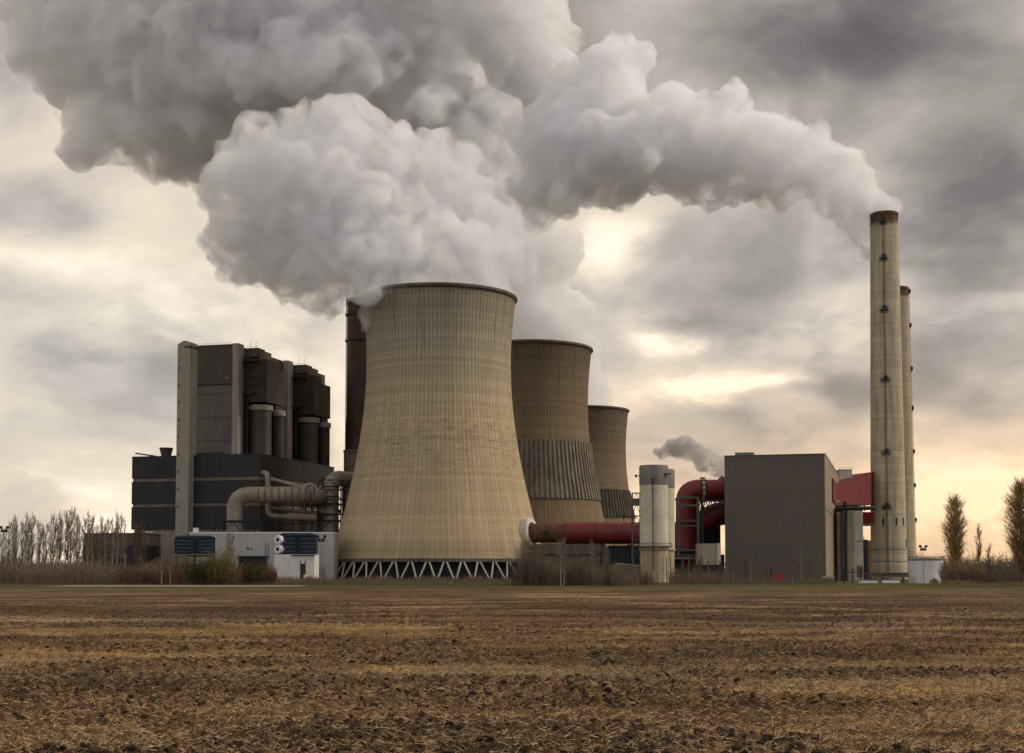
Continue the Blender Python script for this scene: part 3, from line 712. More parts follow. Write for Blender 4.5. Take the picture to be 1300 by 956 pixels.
# ------------------------------------------------------------------ boiler houses
bcorner = at(302.5, 436, 700); HB = bcorner.z
def boiler_house(label):
    t = thing('boiler_house', label, 'power plant building', (bcorner.x, bcorner.y, 0), GRID, 'boiler houses')
    build('wall', MB().box(-30, -3.2, 1.6, 58.0, 0, HB-20.4), M['grey_brown_clad'], t)
    build('upper_wall', MB().box(-30.3, -3.2, .8, 58.2, HB-20.2, HB-.6), M['brown_clad'], t)
    build('roof_edge', MB().box(-30.5, -3.25, .6, 58.4, HB-.55, HB), M['dark_steel'], t)
    build('pilaster', MB().box(-3.15, 0, 0, 6.4, 0, HB+.2), M['pale_panel'], t)
    build('shaft_wall', MB().box(-3.1, 2.2, 8.0, 27, 0, HB-26), M['black_clad'], t)
    build('side_wall', MB().box(2.25, 12.0, 19, 27.4, 0, HB-29.5), M['rust_clad'], t)
    d = build('duct_casing', MB().prism([(0, HB-22.5), (3.8, HB-29.3), (12.6, HB-29.3), (12.6, HB-7.5), (0, HB-6)], 6.6, 17), M['rust_clad'], t)
    build('duct_casing', MB().prism([(2.0, HB-29.2), (12.7, HB-29.2), (12.7, HB-11.0), (2.0, HB-9.0)], 17.05, 29), M['rust_clad'], t)
    for k in range(3):
        z = HB-11.5-k*4.6; build('ledge', MB().box(-.1, 7.6, 6.1, 6.6, z, z+.45), M['dark_steel'], t)
    build('penthouse', MB().box(.1, 7.6, 7.0, 15, HB-6, HB-1.4), M['brown_clad'], t)
    build('penthouse', MB().box(7.65, 11.2, 8.0, 15, HB-7.3, HB-3.4), M['pale_band'], t)
    g = build('gallery', MB().box(-1.4, 8.6, 4.7, 7.0, HB-8.6, HB-8.2), M['dark_steel'], t)
    r = MB().box(-1.4, 8.6, 4.65, 4.75, HB-7.2, HB-7.05)
    for k in range(11): r.box(-1.4+k, -1.3+k, 4.65, 4.75, HB-8.2, HB-7.1)
    for k in range(6): r.bar((-1.2+k*1.9, 4.8, HB-8.4), (-1.2+k*1.9, 6.7, HB-11.0), .25)
    build('railing', r, M['dark_steel'], g)
    build('platform', MB().box(-.6, 6.5, 4.9, 6.5, HB-25.0, HB-24.2), M['dark_steel'], t)
    f = build('flue', MB().lathe([(5.4, 0), (5.4, HB-31.2)], 32, (7.1, 12.2, 0)), M['silo_dark'], t, True)
    build('ring', MB().lathe([(5.4, HB-33.2), (6.1, HB-33.2), (6.1, HB-30.6), (5.4, HB-30.4)], 32, (7.1, 12.2, 0)), M['silo_ring'], f, True)
    f = build('flue', MB().lathe([(3.3, 0), (3.3, HB-32.5)], 24, (12.6, 20.5, 0)), M['rust_clad'], t, True)
    build('ring', MB().lathe([(3.3, HB-35.2), (3.9, HB-35.2), (3.9, HB-32.6), (3.3, HB-32.4)], 24, (12.6, 20.5, 0)), M['silo_ring'], f, True)
    build('antenna', MB().bar((2.5, 9, HB-1.4), (2.5, 9, HB+3.2), .14), M['dark_steel'], t); build('antenna', MB().bar((5.5, 9, HB-1.4), (5.5, 9, HB+2.4), .14), M['dark_steel'], t)
    build('rail', MB().bar((-28, 1.2, HB+.8), (-4, 1.2, HB+.8), .08).bar((.3, 7.2, HB-.6), (7.4, 7.2, HB-.6), .08), M['dark_steel'], t)
    for k in range(7):
        z = 18+k*12; build('duct_seam', MB().box(-30.36, -3.22, 1.5, 1.58, z+40 if z+40 < HB-21 else HB-21.2, z+40.3 if z+40 < HB-21 else HB-20.9), M['dark_steel'], t) if z+40 < HB-21 else None
    build('louvre', MB().box(-26, -8, 1.45, 1.62, HB-57.5, HB-54.8), M['lamp_black'], t)
    build('vent', MB().box(-7.2, -5.2, .6, .82, HB-17.4, HB-16.6), M['silo_ring'], t)
    cage = MB()
    for k in range(24): cage.box(1.6, 2.4, 6.9, 7.9, HB-57+k*1.25, HB-56.86+k*1.25)
    cage.bar((1.6, 6.9, HB-58), (1.6, 6.9, HB-27), .14).bar((2.4, 6.9, HB-58), (2.4, 6.9, HB-27), .14); build('ladder_cage', cage, M['grey_steel'], t)
    build('drain_pipe', MB().tube([(-3.5, 1.0, 40), (-3.5, 1.0, HB-1)], .18, 6), M['dark_steel'], t)
    build('landing', MB().box(.3, 3.4, 6.4, 8.0, HB-50.2, HB-49.8), M['dark_steel'], t)
    return t
b1 = boiler_house('tall brown boiler house with a pale corner pilaster, right behind the stair tower')
b2 = copy_tree(b1); b2.location = Vector(b1.location)+E2*59.5
b2['label'] = 'second boiler house with dark stepped casing, between the first one and the brown stack'

# bunker hall clad in black bands
hc = at(331, 577, 640); HH = hc.z
t = thing('bunker_hall', 'low black hall with three dark cladding tiers and pale bands, beneath the boiler houses', 'industrial hall', (hc.x, hc.y, 0), GRID)
W0, DP = 66.5, 86.0
z579, z607, z611, z640, z643, z672 = (Z(p, 655) for p in (579, 607, 611.5, 639.5, 643.5, 672))
build('wall', MB().box(-W0+.4, -.4, .4, DP, z672, HH-.4), M['pale_band'], t)
for (a, b) in ((z607, HH), (z640, z611), (z672, z643)):
    build('cladding_tier', MB().box(-W0, 0, 0, DP+.3, a, b), M['black_clad'], t)
build('plinth', MB().box(-W0+1.2, -1, .9, DP-.5, 0, z672-.02), M['beige_plinth'], t)
build('roof_edge', MB().box(-W0-.15, .15, -.15, DP+.4, HH+.02, HH+.5), M['dark_steel'], t)
lx = local(t, at(211, 575, 662))
build('roof_vent', MB().lathe([(2.2, HH+.5), (2.6, HH+2.5), (3.2, HH+4.6), (3.3, HH+5), (2.8, HH+5)], 20, (lx.x, 8, 0)), M['brown_clad'], t, True)
build('roof_pipe', MB().tube([(lx.x-14, 4, HH+2.4), (lx.x-11, 4, HH+2.0), (lx.x-4, 6, HH+.9)], .35, 8), M['dark_steel'], t, True)
for k, (u, z) in enumerate(((-W0+9, z643-4), (-W0+8, z672+1), (-W0+16, z611-1.5), (-10, z643-3))):
    build('wall_lamp', MB().box(u, u+.8, -1.0, 0, z, z+.5), M['grey_steel'], t)
# stair tower
sc_ = at(238.5, 680, 644.5); HS = Z(433, 645)
t = thing('stair_tower', 'tall slim pale concrete stair tower in front of the black hall', 'stair tower', (sc_.x, sc_.y, 0), GRID)
build('wall', MB().prism([(-6.5, 0), (0, 0), (0, HS-.8), (-2.0, HS+.2), (-3.6, HS+.2), (-6.5, HS-1.4)], 0, 7.2), M['stair'], t)
build('roof_edge', MB().box(-2.6, .35, -.3, 7.4, HS-3.0, HS-2.3), M['dark_steel'], t)
for k in range(9):
    z = HS-13-k*8.1 if k else HS-13
    build('window', MB().box(-5.8, -5.0, -.06, .3, z, z+1.2), M['window'], t)

# brown stack
bs = at(456, 600, 775); HK = Z(381, 775)
t = thing('brown_stack', 'dark red brown smokestack standing left behind the near cooling tower', 'chimney', (bs.x, bs.y, 0))
zb = Z(572, 775)
build('base', MB().lathe([(8.6, 0), (8.6, zb-1), (8.9, zb-1), (8.9, zb), (7.9, zb)], 40), M['stack_base'], t, True)
build('shaft', MB().lathe([(7.9, zb), (7.4, zb+20), (7.2, HK), (6.7, HK), (6.7, HK-10)], 40), M['brown_stack'], t, True)
for z in (Z(433, 775), Z(400, 775)):
    p = build('platform', MB().lathe([(7.2, z-.5), (8.3, z-.5), (8.3, z+.1), (7.2, z+.1)], 32), M['dark_steel'], t)
    r = MB().lathe([(8.3, z+1.2), (8.38, z+1.2), (8.38, z+1.35), (8.3, z+1.35)], 32)
    for k in range(24):
        a = 2*math.pi*k/24; r.bar((8.3*math.cos(a), 8.3*math.sin(a), z), (8.3*math.cos(a), 8.3*math.sin(a), z+1.3), .1)
    build('railing', r, M['dark_steel'], p)
build('rim', MB().lathe([(7.2, HK-3), (7.9, HK-2.6), (7.9, HK+.2), (6.8, HK+.2), (6.8, HK-2)], 40), M['lamp_black'], t, True)
build('ladder', MB().bar((-7.8, -.5, zb), (-7.6, -.5, HK+3), .25).bar((-7.8, .4, zb), (-7.6, .4, HK+3), .25), M['dark_steel'], t)

# big beige flue pipe, its tall riser and steel frames
Yp = 622.0; rp = 3.6; zt_ = Z(628, Yp)
xl = X(298, Yp, 650); xr = X(404, Yp, 628)
t = thing('flue_pipe', 'large beige pipe running level and bending down in front of the black hall', 'pipe', (xl, Yp, 0))
pth = bend([(0, 0, 0), (0, 0, zt_), (xr-xl-3, 0, zt_), (xr-xl-2, 17, zt_)], 7, 8)
build('pipe', MB().tube(pth, rp, 24), M['flue'], t, True)
for k in range(9):
    xx = 11+k*(xr-xl-13)/8; build('band', MB().tube([(xx-.35, 0, zt_), (xx+.35, 0, zt_)], rp+.14, 24), M['flue_band'], t, True)
for z in (zt_-12, zt_-19, zt_-26): build('band', MB().lathe([(rp, z-.5), (rp+.3, z-.5), (rp+.3, z+.5), (rp, z+.5)], 24), M['dark_steel'], t, True)
def frame_mb(x0, x1, y0, y1, zs, w=.45, diag=True):
    mb = MB()
    for x in (x0, x1):
        for y in (y0, y1): mb.bar((x, y, 0), (x, y, zs[-1]), w)
    for z in zs:
        for y in (y0, y1): mb.bar((x0, y, z), (x1, y, z), w*.8)
        for x in (x0, x1): mb.bar((x, y0, z), (x, y1, z), w*.8)
    if diag:
        for a, b in zip(zs[:-1], zs[1:]):
            mb.bar((x0, y0, a), ((x0+x1)/2, y0, b), w*.6); mb.bar((x1, y0, a), ((x0+x1)/2, y0, b), w*.6)
    return mb
build('support_frame', frame_mb(-5.6, 5.6, -4.6, 4.6, [zt_-31, zt_-26, zt_-19, zt_-12], .5), M['dark_steel'], t)
g = frame_mb(-9.5, -5.8, -3, 3, [zt_-27, zt_-19, zt_-12], .35); build('access_frame', g, M['blue_steel'], t)
g = frame_mb(9, 12, -2, 3, [zt_-27, zt_-13], .5, False); build('support_frame', g, M['dark_steel'], t)
# riser right
Yr = 642.0; xv = X(420, Yr, 640); zr_ = Z(606, Yr)
t = thing('flue_riser', 'beige vertical pipe in a dark steel frame, left edge of the near cooling tower', 'pipe', (xv, Yr, 0))
pth = bend([(0, 0, 0), (0, 0, zr_), (15, 16, zr_-1.5)], 6, 8)
build('pipe', MB().tube(pth, 3.7, 24), M['flue'], t, True)
for px_ in (607, 631, 640, 653, 661): 
    z = Z(px_, Yr) if px_ > 607 else zr_-4.4
    build('band', MB().lathe([(3.7, z-.3), (3.95, z-.3), (3.95, z+.3), (3.7, z+.3)], 24), M['dark_steel'], t, True)
zs = [Z(p, Yr) for p in (676, 662, 653, 641, 634, 622, 610)]
build('support_frame', frame_mb(-5.0, 5.2, -4.8, 4.8, zs, .45), M['dark_steel'], t)
build('access_frame', frame_mb(-13.5, -5.6, -4, 4, zs[:-1], .42), M['blue_steel'], t)
build('access_frame', frame_mb(5.6, 12.5, -3, 6, zs, .42), M['blue_steel'], t)
rr = random.Random(4)
for k in range(26):
    x_ = rr.uniform(-13, 12); z = rr.choice(zs)+rr.uniform(0, 1)
    build('equipment_box', MB().box(x_, x_+rr.uniform(.8, 2.6), rr.uniform(3.0, 4.0), 5, z, z+rr.uniform(.6, 2.2)), M['dark_steel'], t)
# thinner pipes on the hall's side
Yq = 633.0
t = thing('service_pipe', 'thin beige pipe that climbs and bends right between the level pipe and the hall', 'pipe', (X(340, Yq), Yq, 0))
q = lambda px_, py_, dy=0.: (X(px_, Yq, py_)-X(340, Yq), dy, Z(py_, Yq))
build('pipe', MB().tube(bend([q(331, 599, 6), q(340, 601), q(340, 655), q(362, 656), q(402, 657)], 3, 6), 1.2, 14), M['flue'], t, True)
build('pipe', MB().tube([q(366, 656), q(402, 657.5)], 1.75, 14), M['flue'], t, True)
build('pipe', MB().tube(bend([q(344, 608), q(384, 619), q(394, 614), q(402, 620)], 2, 5), .9, 10), M['flue'], t, True)
build('pipe', MB().tube([q(344, 645), q(402, 652)], .7, 10), M['flue_band'], t, True)
mb = MB()
for px_ in (352, 372, 388, 396): mb.bar(q(px_, 738), q(px_, 640), .6)
for py_ in (641, 652, 664): mb.bar(q(338, py_, 1), q(404, py_+1, 1), .5)
build('rack', mb, M['dark_steel'], t)

# long white hall in front
Yw = 598.0; x0, x1 = X(240, Yw, 700), X(424, Yw, 700); zt_ = Z(677, Yw)
t = thing('white_hall', 'long low white sheet metal hall below the beige pipes', 'industrial hall', (x0, Yw, 0))
build('wall', MB().box(0, x1-x0, 0, 16, 0, zt_), M['white_wall'], t)
build('roof_edge', MB().box(-.1, x1-x0+.1, -.12, 16.1, zt_+.01, zt_+.5), M['white_paint'], t)
o_ = lambda a, b, c, d: MB().box(X(a, Yw)-x0, X(b, Yw)-x0, -.3, .2, max(0.05, Z(d, Yw)), Z(c, Yw))
build('doorway', o_(303, 338, 707, 736), M['basin'], t)
build('door_lintel', MB().box(X(301, Yw)-x0, X(341, Yw)-x0, -.8, -.32, Z(707.5, Yw), Z(705.8, Yw)), M['dark_steel'], t)
build('vent', o_(313, 316, 695, 697), M['lamp_black'], t); build('vent', o_(319, 320.5, 696, 697.5), M['lamp_black'], t)
build('doorway', o_(402, 412, 720, 736), M['pale_panel'], t)
build('roof_box', MB().box(X(243, Yw)-x0, X(248, Yw)-x0, 2, 6, zt_+.5, zt_+2.4), M['white_paint'], t)
t = thing('white_annex', 'narrow pale annex beside the beige plinth, left end of the black hall', 'industrial building', (X(184, 640), 640, 0))
build('wall', MB().box(0, X(193.5, 640)-X(184, 640), 0, 5, 0, Z(676, 640)), M['white_wall'], t)
build('roof_edge', MB().box(-.1, X(193.5, 640)-X(184, 640)+.1, -.1, 5.1, Z(676, 640)+.01, Z(676, 640)+.4), M['white_paint'], t)

# shed and fan units
Yf = 574.0; sx0 = X(348, Yf, 715)
t = thing('white_shed', 'square white shed under the right blue fan unit', 'shed', (sx0, Yf, 0))
wS = X(399, Yf)-sx0; hS = Z(703.5, Yf)
build('wall', MB().box(0, wS, 0, 14, 0, hS), M['shed_wall'], t)
build('roof_edge', MB().box(-.1, wS+.1, -.1, 14, hS+.01, hS+.04), M['grey_steel'], t)
dd = build('door', MB().box(X(382, Yf)-sx0, X(387, Yf)-sx0, -.1, .1, .05, 7), M['dark_steel'], t)
build('jamb', MB().box(X(381, Yf)-sx0, X(381.8, Yf)-sx0, -.3, -.12, .05, 8.4), M['grey_steel'], dd); build('jamb', MB().box(X(387.2, Yf)-sx0, X(388, Yf)-sx0, -.3, -.12, .05, 8.4), M['grey_steel'], dd)
lad = MB()
for s in (-.6, .6): lad.bar((-3+s, -.5, 0), (-3+s, -.5, hS+4), .2)
for k in range(18): lad.bar((-3.6, -.5, .8+k*.85), (-2.4, -.5, .8+k*.85), .15)
build('ladder', lad, M['dark_steel'], t)
build('tank', MB().tube([(X(387, Yf)-sx0, -3, 1.2), (X(399, Yf)-sx0, -3, 1.2)], 1.2, 14), M['silo_base'], t, True)
def fan_unit(label, loc, rz, w, h, white_end=True):
    t = thing('fan_unit', label, 'cooling unit', loc, rz, 'blue fan cooling units')
    d = 9.0
    build('casing', MB().box(.2, w-.2, .3, d, 0, h), M['fan_frame'], t)
    n = 4
    for half_ in ((0.3, w*.44), (w*.60, w-.3)):
        for k in range(n):
            z = .5+k*(h-.8)/n; p = build('louvre', MB().prism([(half_[0], z), (half_[1], z), (half_[1], z+(h-.8)/n*.66), (half_[0], z+(h-.8)/n*.66)], -.35, .29), M['fan_blue'], t)
    mb = MB()
    for x_ in (0, w*.46, w*.58, w): mb.box(x_-.25, x_+.25, -.5, .1, 0, h+.1)
    for k in range(5): mb.box(w*.46, w*.58, -.55, -.2, k*h/5+.5, k*h/5+.75)
    mb.box(0, w, -.52, -.42, h-.3, h+.04)
    build('frame', mb, M['fan_frame'], t)
    build('walkway', MB().box(w*.35, w+.8, -1.6, -.5, -.6, -.3).box(w*.35, w+.8, -1.62, -1.5, .7, .85), M['dark_steel'], t)
    build('roof', MB().prism([(0-.2, h+.05), (w+.2, h+.05), (w-1.5, h+.9), (1.5, h+.9)], -.4, d), M['fan_blue'], t)
    rr_ = h/4
    for k in range(2 if white_end else 0):
        zc_ = rr_+.05+k*2*rr_
        e = build('fan_housing', MB().tube([(-2.9, 1.9, zc_), (-.05, 1.9, zc_)], [rr_*.72, rr_], 24) if False else MB().lathe([(.01, 0), (rr_*.9, 0), (rr_, .5), (rr_, 3.6)], 28), M['white_paint'], t, True)
        e.rotation_euler = (R(-90), 0, R(-28)); e.location = (-.6, -.9, zc_)
        f = build('fan_opening', MB().lathe([(.01, -.03), (rr_*.42, -.03), (rr_*.42, .1)], 20), M['lamp_black'], e, True)
    return t
hF = Z(679.5, Yf)-hS
fan_unit('right blue louvred fan unit with two white drum ends, on the white shed', (X(354, Yf)+.0, Yf+.8, hS+.05), 0, X(399.5, Yf)-X(354, Yf), hF)
YF2 = 560.0; u2 = fan_unit('left blue louvred fan unit turned away, at the foot of the stair tower', (X(222, YF2), YF2, Z(703, YF2)), R(10), X(271, YF2)-X(222, YF2), Z(682.5, YF2)-Z(703, YF2), False)
mb = MB()
for (a, b) in ((0, 0), (15, 0), (0, 8), (15, 8), (7.5, 0), (7.5, 8)): mb.box(a-.3, a+.3, b-.3, b+.3, -Z(703, YF2), -.62)
mb.box(-.5, 15.6, -.5, 8.6, -1.2, -.63)
build('base_frame', mb, M['conc'], u2)

# lamp masts
def mast(label, px_, Y, top_py, four=True, s=1.0):
    x_ = X(px_, Y, 700); t = thing('floodlight_mast', label, 'floodlight', (x_, Y, 0), 0, 'floodlight masts')
    h = Z(top_py, Y)
    build('pole', MB().tube([(0, 0, 0), (0, 0, h-.6*s)], [.14*s, .07*s], 8), M['pole'], t, True)
    if four:
        build('crossarm', MB().box(-1.1*s, 1.1*s, -.06, .06, h-.7*s, h-.55*s).box(-.7*s, .7*s, -.06, .06, h-1.7*s, h-1.55*s), M['pole'], t)
        for (a, b) in ((-1.05, 0), (1.05, 0), (-.62, -1.1), (.62, -1.1)):
            build('lamp', MB().prism([(a*s-.45*s, h+b*s-.55*s), (a*s+.45*s, h+b*s-.55*s), (a*s+.38*s, h+b*s+.28*s), (a*s-.38*s, h+b*s+.28*s)], -.45*s, .3*s), M['lamp_black'], t)
    else:
        build('crossarm', MB().box(-1.5*s, 1.5*s, -.08, .08, h-.5*s, h-.3*s), M['pole'], t)
        for a in (-1.3, 1.3): build('lamp', MB().box(a*s-.5*s, a*s+.5*s, -.5, .3, h-.75*s, h-.45*s), M['grey_steel'], t)
    return t
mast('thin mast with four black lamps before the white hall, left of the near tower', 408, 400, 680.5, s=.95)
mast('thin mast with four black lamps among bare trees at the left edge', 5, 440, 669, s=1.0)
mast('thin mast with four black lamps before the white storage tank', 1172, 395, 693, s=.8)
mast('pale lamp post with a crossarm before the grey hall', 1017, 430, 694, four=False)
# ------------------------------------------------------------------ right half of the plant
# red supply pipe leaving the near tower
pd = (E1*1.0 + Vector((0, 0, 0))).normalized(); S0 = PC + pd*(-1.0)
t = thing('red_pipe', 'thick level pipe, rusty then red, from the near cooling tower collar to the silos', 'pipe', (PC.x, PC.y, 0), GRID)
zc_ = PC.z
build('rusty_section', MB().tube([(-3, 0, zc_), (17.5, 0, zc_)], 4.25, 28), M['rust'], t, True, label='rusty brown end section at the tower')
build('pipe', MB().tube([(17.4, 0, zc_-.2), (30, 0, zc_-.2), (80, 0, zc_-.6)], 4.75, 28), M['red_duct'], t, True)
build('flange', MB().tube([(30.2, 0, zc_-.2), (31.4, 0, zc_-.2)], 5.05, 28), M['red_duct'], t, True)
build('flange', MB().tube([(17.2, 0, zc_-.2), (17.9, 0, zc_-.2)], 4.9, 28), M['red_duct'], t, True)
build('manhole', MB().box(7.5, 10.2, -4.75, -3.6, zc_-2.4, zc_+.8), M['lamp_black'], t)
# concrete trestle below the pipe
t = thing('pipe_trestle', 'dirty concrete trestle wall carrying the red pipe, behind the birch', 'trestle', (PC.x, PC.y, 0), GRID)
build('beam', MB().box(4, 34, -5.2, 5.2, zc_-9.4, zc_-5.0), M['conc'], t)
build('wall', MB().prism([(6, 0), (33.4, 0), (33.4, zc_-9.42), (6, zc_-9.42)], -4.2, 4.2), M['conc'], t)
build('buttress', MB().prism([(33.45, 0), (42, 0), (40, zc_-12), (36.5, zc_-6.0), (33.45, zc_-6.0)], -3.5, 3.5), M['conc'], t)
for k, u in enumerate((46, 56, 66)): build('saddle', MB().box(u-1, u+1, -3, 3, 0, zc_-5.3), M['basin'], t)
build('opening', MB().box(36, 40.5, -3.6, -3.4, 5.0, 7.2), M['lamp_black'], t)
t = thing('dark_shed', 'low dark plant room under the red pipe, left of the silos', 'shed', (X(776, 600), 600, 0))
build('wall', MB().box(0, X(818, 600)-X(776, 600), 2, 14, 0, Z(694, 600)), M['basin'], t)
build('roof', MB().box(-.5, X(818, 600)-X(776, 600)+.5, 1.6, 14.4, Z(694, 600)+.02, Z(694, 600)+.5), M['dark_steel'], t)
mb = MB()
for k in range(9): mb.box(.3+k*1.7, .8+k*1.7, 1.7, 1.98, 0, Z(696, 600))
build('pier', mb, M['dark_steel'], t)
Yb = 470.0
t = thing('earth_wall', 'low beige retaining wall sloping beside the cream silo base', 'wall', (X(776, Yb), Yb, 0))
wv = X(814, Yb)-X(776, Yb)
build('wall', MB().prism([(0, 0), (wv, 0), (wv, Z(719, Yb)), (wv*.2, Z(715.5, Yb)), (0, Z(716, Yb))], 0, 3), M['conc'], t)
build('coping', MB().prism([(wv*.18, Z(715.5, Yb)+.02), (wv, Z(719, Yb)+.02), (wv, Z(718, Yb)), (wv*.18, Z(714.5, Yb))], -.3, 3.2), M['silo_base'], t)

# silos
def silo(label, px_, Y, hw, top, capb, base):
    x_ = X(px_, Y, 660); r = hw*Y/F; h = Z(top, Y); zc0 = Z(capb, Y); zb_ = Z(base, Y)
    t = thing('silo', label, 'silo', (x_, Y, 0), 0, 'cream concrete silos')
    build('shell', MB().lathe([(r, zb_), (r, zc0)], 40), M['silo'], t, True)
    build('head', MB().lathe([(r+.12, zc0), (r+.12, h-.3), (r*.96, h+.25), (.01, h+.5)], 40), M['silo_cap'], t, True)
    build('ring_beam', MB().lathe([(r+.02, zb_+.6), (r+.35, zb_+.6), (r+.35, zb_), (r+.02, zb_-.2)], 40), M['silo_base'], t, True)
    build('base', MB().lathe([(r*.97, 0), (r*.97, zb_-.2)], 40), M['silo_base'], t, True)
    return t, r, h, zb_, zc0
t, r, h, zb_, zc0 = silo('nearer wide cream silo with a grey head and a dark downpipe', 830.3, 480, 18.2, 592, 616, 698)
build('downpipe', MB().tube([(-.9, -r-.25, 4), (-.9, -r-.25, Z(610, 480))], .15, 8).box(-1.3, -.5, -r-.6, -r, Z(611, 480), Z(609, 480)), M['dark_steel'], t)
p = build('platform', MB().lathe([(r+.1, zb_+.9), (r+1.3, zb_+.9), (r+1.3, zb_+1.15), (r+.1, zb_+1.15)], 36), M['dark_steel'], t)
mb = MB().lathe([(r+1.25, zb_+2.1), (r+1.32, zb_+2.1), (r+1.32, zb_+2.25), (r+1.25, zb_+2.25)], 36)
for k in range(28):
    a = 2*math.pi*k/28; mb.bar(((r+1.28)*math.cos(a), (r+1.28)*math.sin(a), zb_+1.1), ((r+1.28)*math.cos(a), (r+1.28)*math.sin(a), zb_+2.2), .09)
build('railing', mb, M['dark_steel'], p)
build('bracket', MB().box(-r-1.6, -r, -.3, .3, Z(604.5, 480), Z(603.5, 480)).box(-r-1.5, -r-.9, -.3, .3, Z(606, 480), Z(602.5, 480)), M['dark_steel'], t)
build('ladder', MB().bar((r-1.2, -r*.75-.3, zc0), (r-1.2, -r*.75-.3, h-1), .14).box(r-2.0, r+.6, -r*.8, -r*.5, Z(603, 480), Z(601.8, 480)), M['dark_steel'], t)
silo('narrower cream silo half hidden behind the nearer one', 841, 505, 15.5, 597, 620, 699)
t = thing('conveyor_tower', 'thin grey steel stair tower hugging the left side of the silos', 'stair tower', (X(808, 500), 500, 0))
build('frame', frame_mb(-1.4, 1.4, -1.4, 1.4, [Z(p_, 500) for p_ in (735, 715, 700, 685, 668, 655, 640, 626)], .3), M['grey_steel'], t)
build('cabin', MB().box(-1.7, 1.2, -1.6, 1.6, Z(642, 500), Z(633, 500)), M['grey_steel'], t)
build('platform', MB().box(-4.6, 0, -1, 1, Z(656, 500), Z(655, 500)).box(-4.6, -4.4, -1, 1, Z(662, 500), Z(650, 500)), M['dark_steel'], t)

# red ducts between silos and grey hall
Yd = 552.0; dxo = X(870, Yd, 640)
t = thing('red_duct', 'bulky red duct that rises behind the silos and turns right into the grey hall', 'duct', (dxo, Yd, 0))
q = lambda px_, py_, dy=0.: (X(px_, Yd, py_)-dxo, dy, Z(py_, Yd))
build('duct', MB().tube(bend([q(871, 700), q(871, 622), q(924, 622)], 5.0, 9), 13.2*Yd/F, 28), M['red_duct'], t, True)
build('elbow', MB().tube(bend([q(905, 622), q(915, 621), q(924, 613)], 3, 5), [11.4*Yd/F]*3+[11.6*Yd/F]*2+[12*Yd/F]*3, 24), M['red_duct'], t, True)
f = build('expansion_joint', MB().tube([q(891, 622), q(893.5, 622)], 14.6*Yd/F, 28), M['collar'], t, True)
mb = MB()
for k in range(14):
    a = 2*math.pi*k/14; c_ = q(892, 622); rr_ = 15.4*Yd/F; mb.box(c_[0]-1.0, c_[0]+1.0, c_[1]+rr_*math.cos(a)-.25, c_[1]+rr_*math.cos(a)+.25, c_[2]+rr_*math.sin(a)-.25, c_[2]+rr_*math.sin(a)+.25)
build('bolt_ring', mb, M['grey_steel'], f)
build('lower_duct', MB().tube(bend([q(878, 672, 6), q(890, 664, 6), q(912, 652, 6), q(928, 650, 6)], 4, 6), 15.0*Yd/F, 28), M['red_duct'], t, True)
for py_ in (634, 664): build('band', MB().lathe([(13.2*Yd/F, -.4), (13.2*Yd/F+.3, -.4), (13.2*Yd/F+.3, .4), (13.2*Yd/F, .4)], 28, q(871, py_)), M['red_duct'], t, True)
t = thing('duct_frame', 'grey steel frame of posts and beams in front of the red ducts', 'steel frame', (dxo, Yd-9, 0))
Yg = Yd-9; q = lambda px_, py_, dy=0.: (X(px_, Yg, py_)-dxo, dy, Z(py_, Yg))
for px_ in (857, 881.5): build('post', MB().box(q(px_-1.6, 0)[0], q(px_+1.6, 0)[0], -.5, .5, 0, Z(630.5, Yg)), M['grey_steel'], t)
build('post', MB().box(q(887, 0)[0], q(890, 0)[0], 3.5, 4.5, 0, Z(634, Yg)), M['dark_steel'], t)
for (a, b) in ((630.5, 632.8), (640.5, 643), (660, 662), (666.5, 668.5), (697, 699.5)):
    build('beam', MB().box(q(855.5, 0)[0], q(880, 0)[0], -.45, .45, Z(b, Yg), Z(a, Yg)), M['grey_steel'], t)
build('beam', MB().box(q(883, 0)[0], q(918, 0)[0], -.4, .4, Z(637, Yg), Z(634.5, Yg)), M['dark_steel'], t)
mb = MB()
for k in range(6): mb.bar(q(884+k*6, 634.5), q(887+k*6, 645), .35); mb.bar(q(887+k*6, 645), q(890+k*6, 634.5), .35)
mb.bar(q(883, 645), q(918, 645), .4); build('truss', mb, M['dark_steel'], t)
# plant rooms under the ducts
Yu = 535.0
t = thing('pump_house', 'dark low pump house with a flat canopy under the red ducts', 'industrial building', (X(842, Yu), Yu, 0))
ww = X(921, Yu)-X(842, Yu)
build('wall', MB().box(X(858, Yu)-X(842, Yu), ww, 2, 12, 0, Z(704, Yu)), M['hall_dark'], t)
build('dark_backing', MB().box(X(856, Yu)-X(842, Yu), ww+3, 32, 40, 0, Z(668, 570)), M['basin'], t)  # dark backing block added to close the bright sky gap under the ducts
build('canopy', MB().box(0, X(896, Yu)-X(842, Yu), -2, 8, Z(710, Yu), Z(707.5, Yu)), M['conc'], t)
mb = MB()
for px_ in (844, 852, 866, 880, 894): mb.box(X(px_, Yu)-X(842, Yu)-.3, X(px_, Yu)-X(842, Yu)+.3, -1.6, -1, 0, Z(710, Yu)-.01)
build('post', mb, M['dark_steel'], t)
mb = MB()
for k in range(12): mb.bar((X(843+k*4.4, Yu)-X(842, Yu), -1.9, Z(707.4, Yu)), (X(843+k*4.4, Yu)-X(842, Yu), -1.9, Z(704.5, Yu)), .12)
mb.bar((0, -1.9, Z(704.5, Yu)), (16, -1.9, Z(704.5, Yu)), .14); build('railing', mb, M['grey_steel'], t)
t = thing('site_cabin', 'beige box cabin on posts at the lower left corner of the grey hall', 'cabin', (X(886, 505), 505, 0))
ww = X(915, 505)-X(886, 505)
build('wall', MB().box(0, ww, 0, 6, Z(717, 505), Z(690, 505)), M['annex'], t)
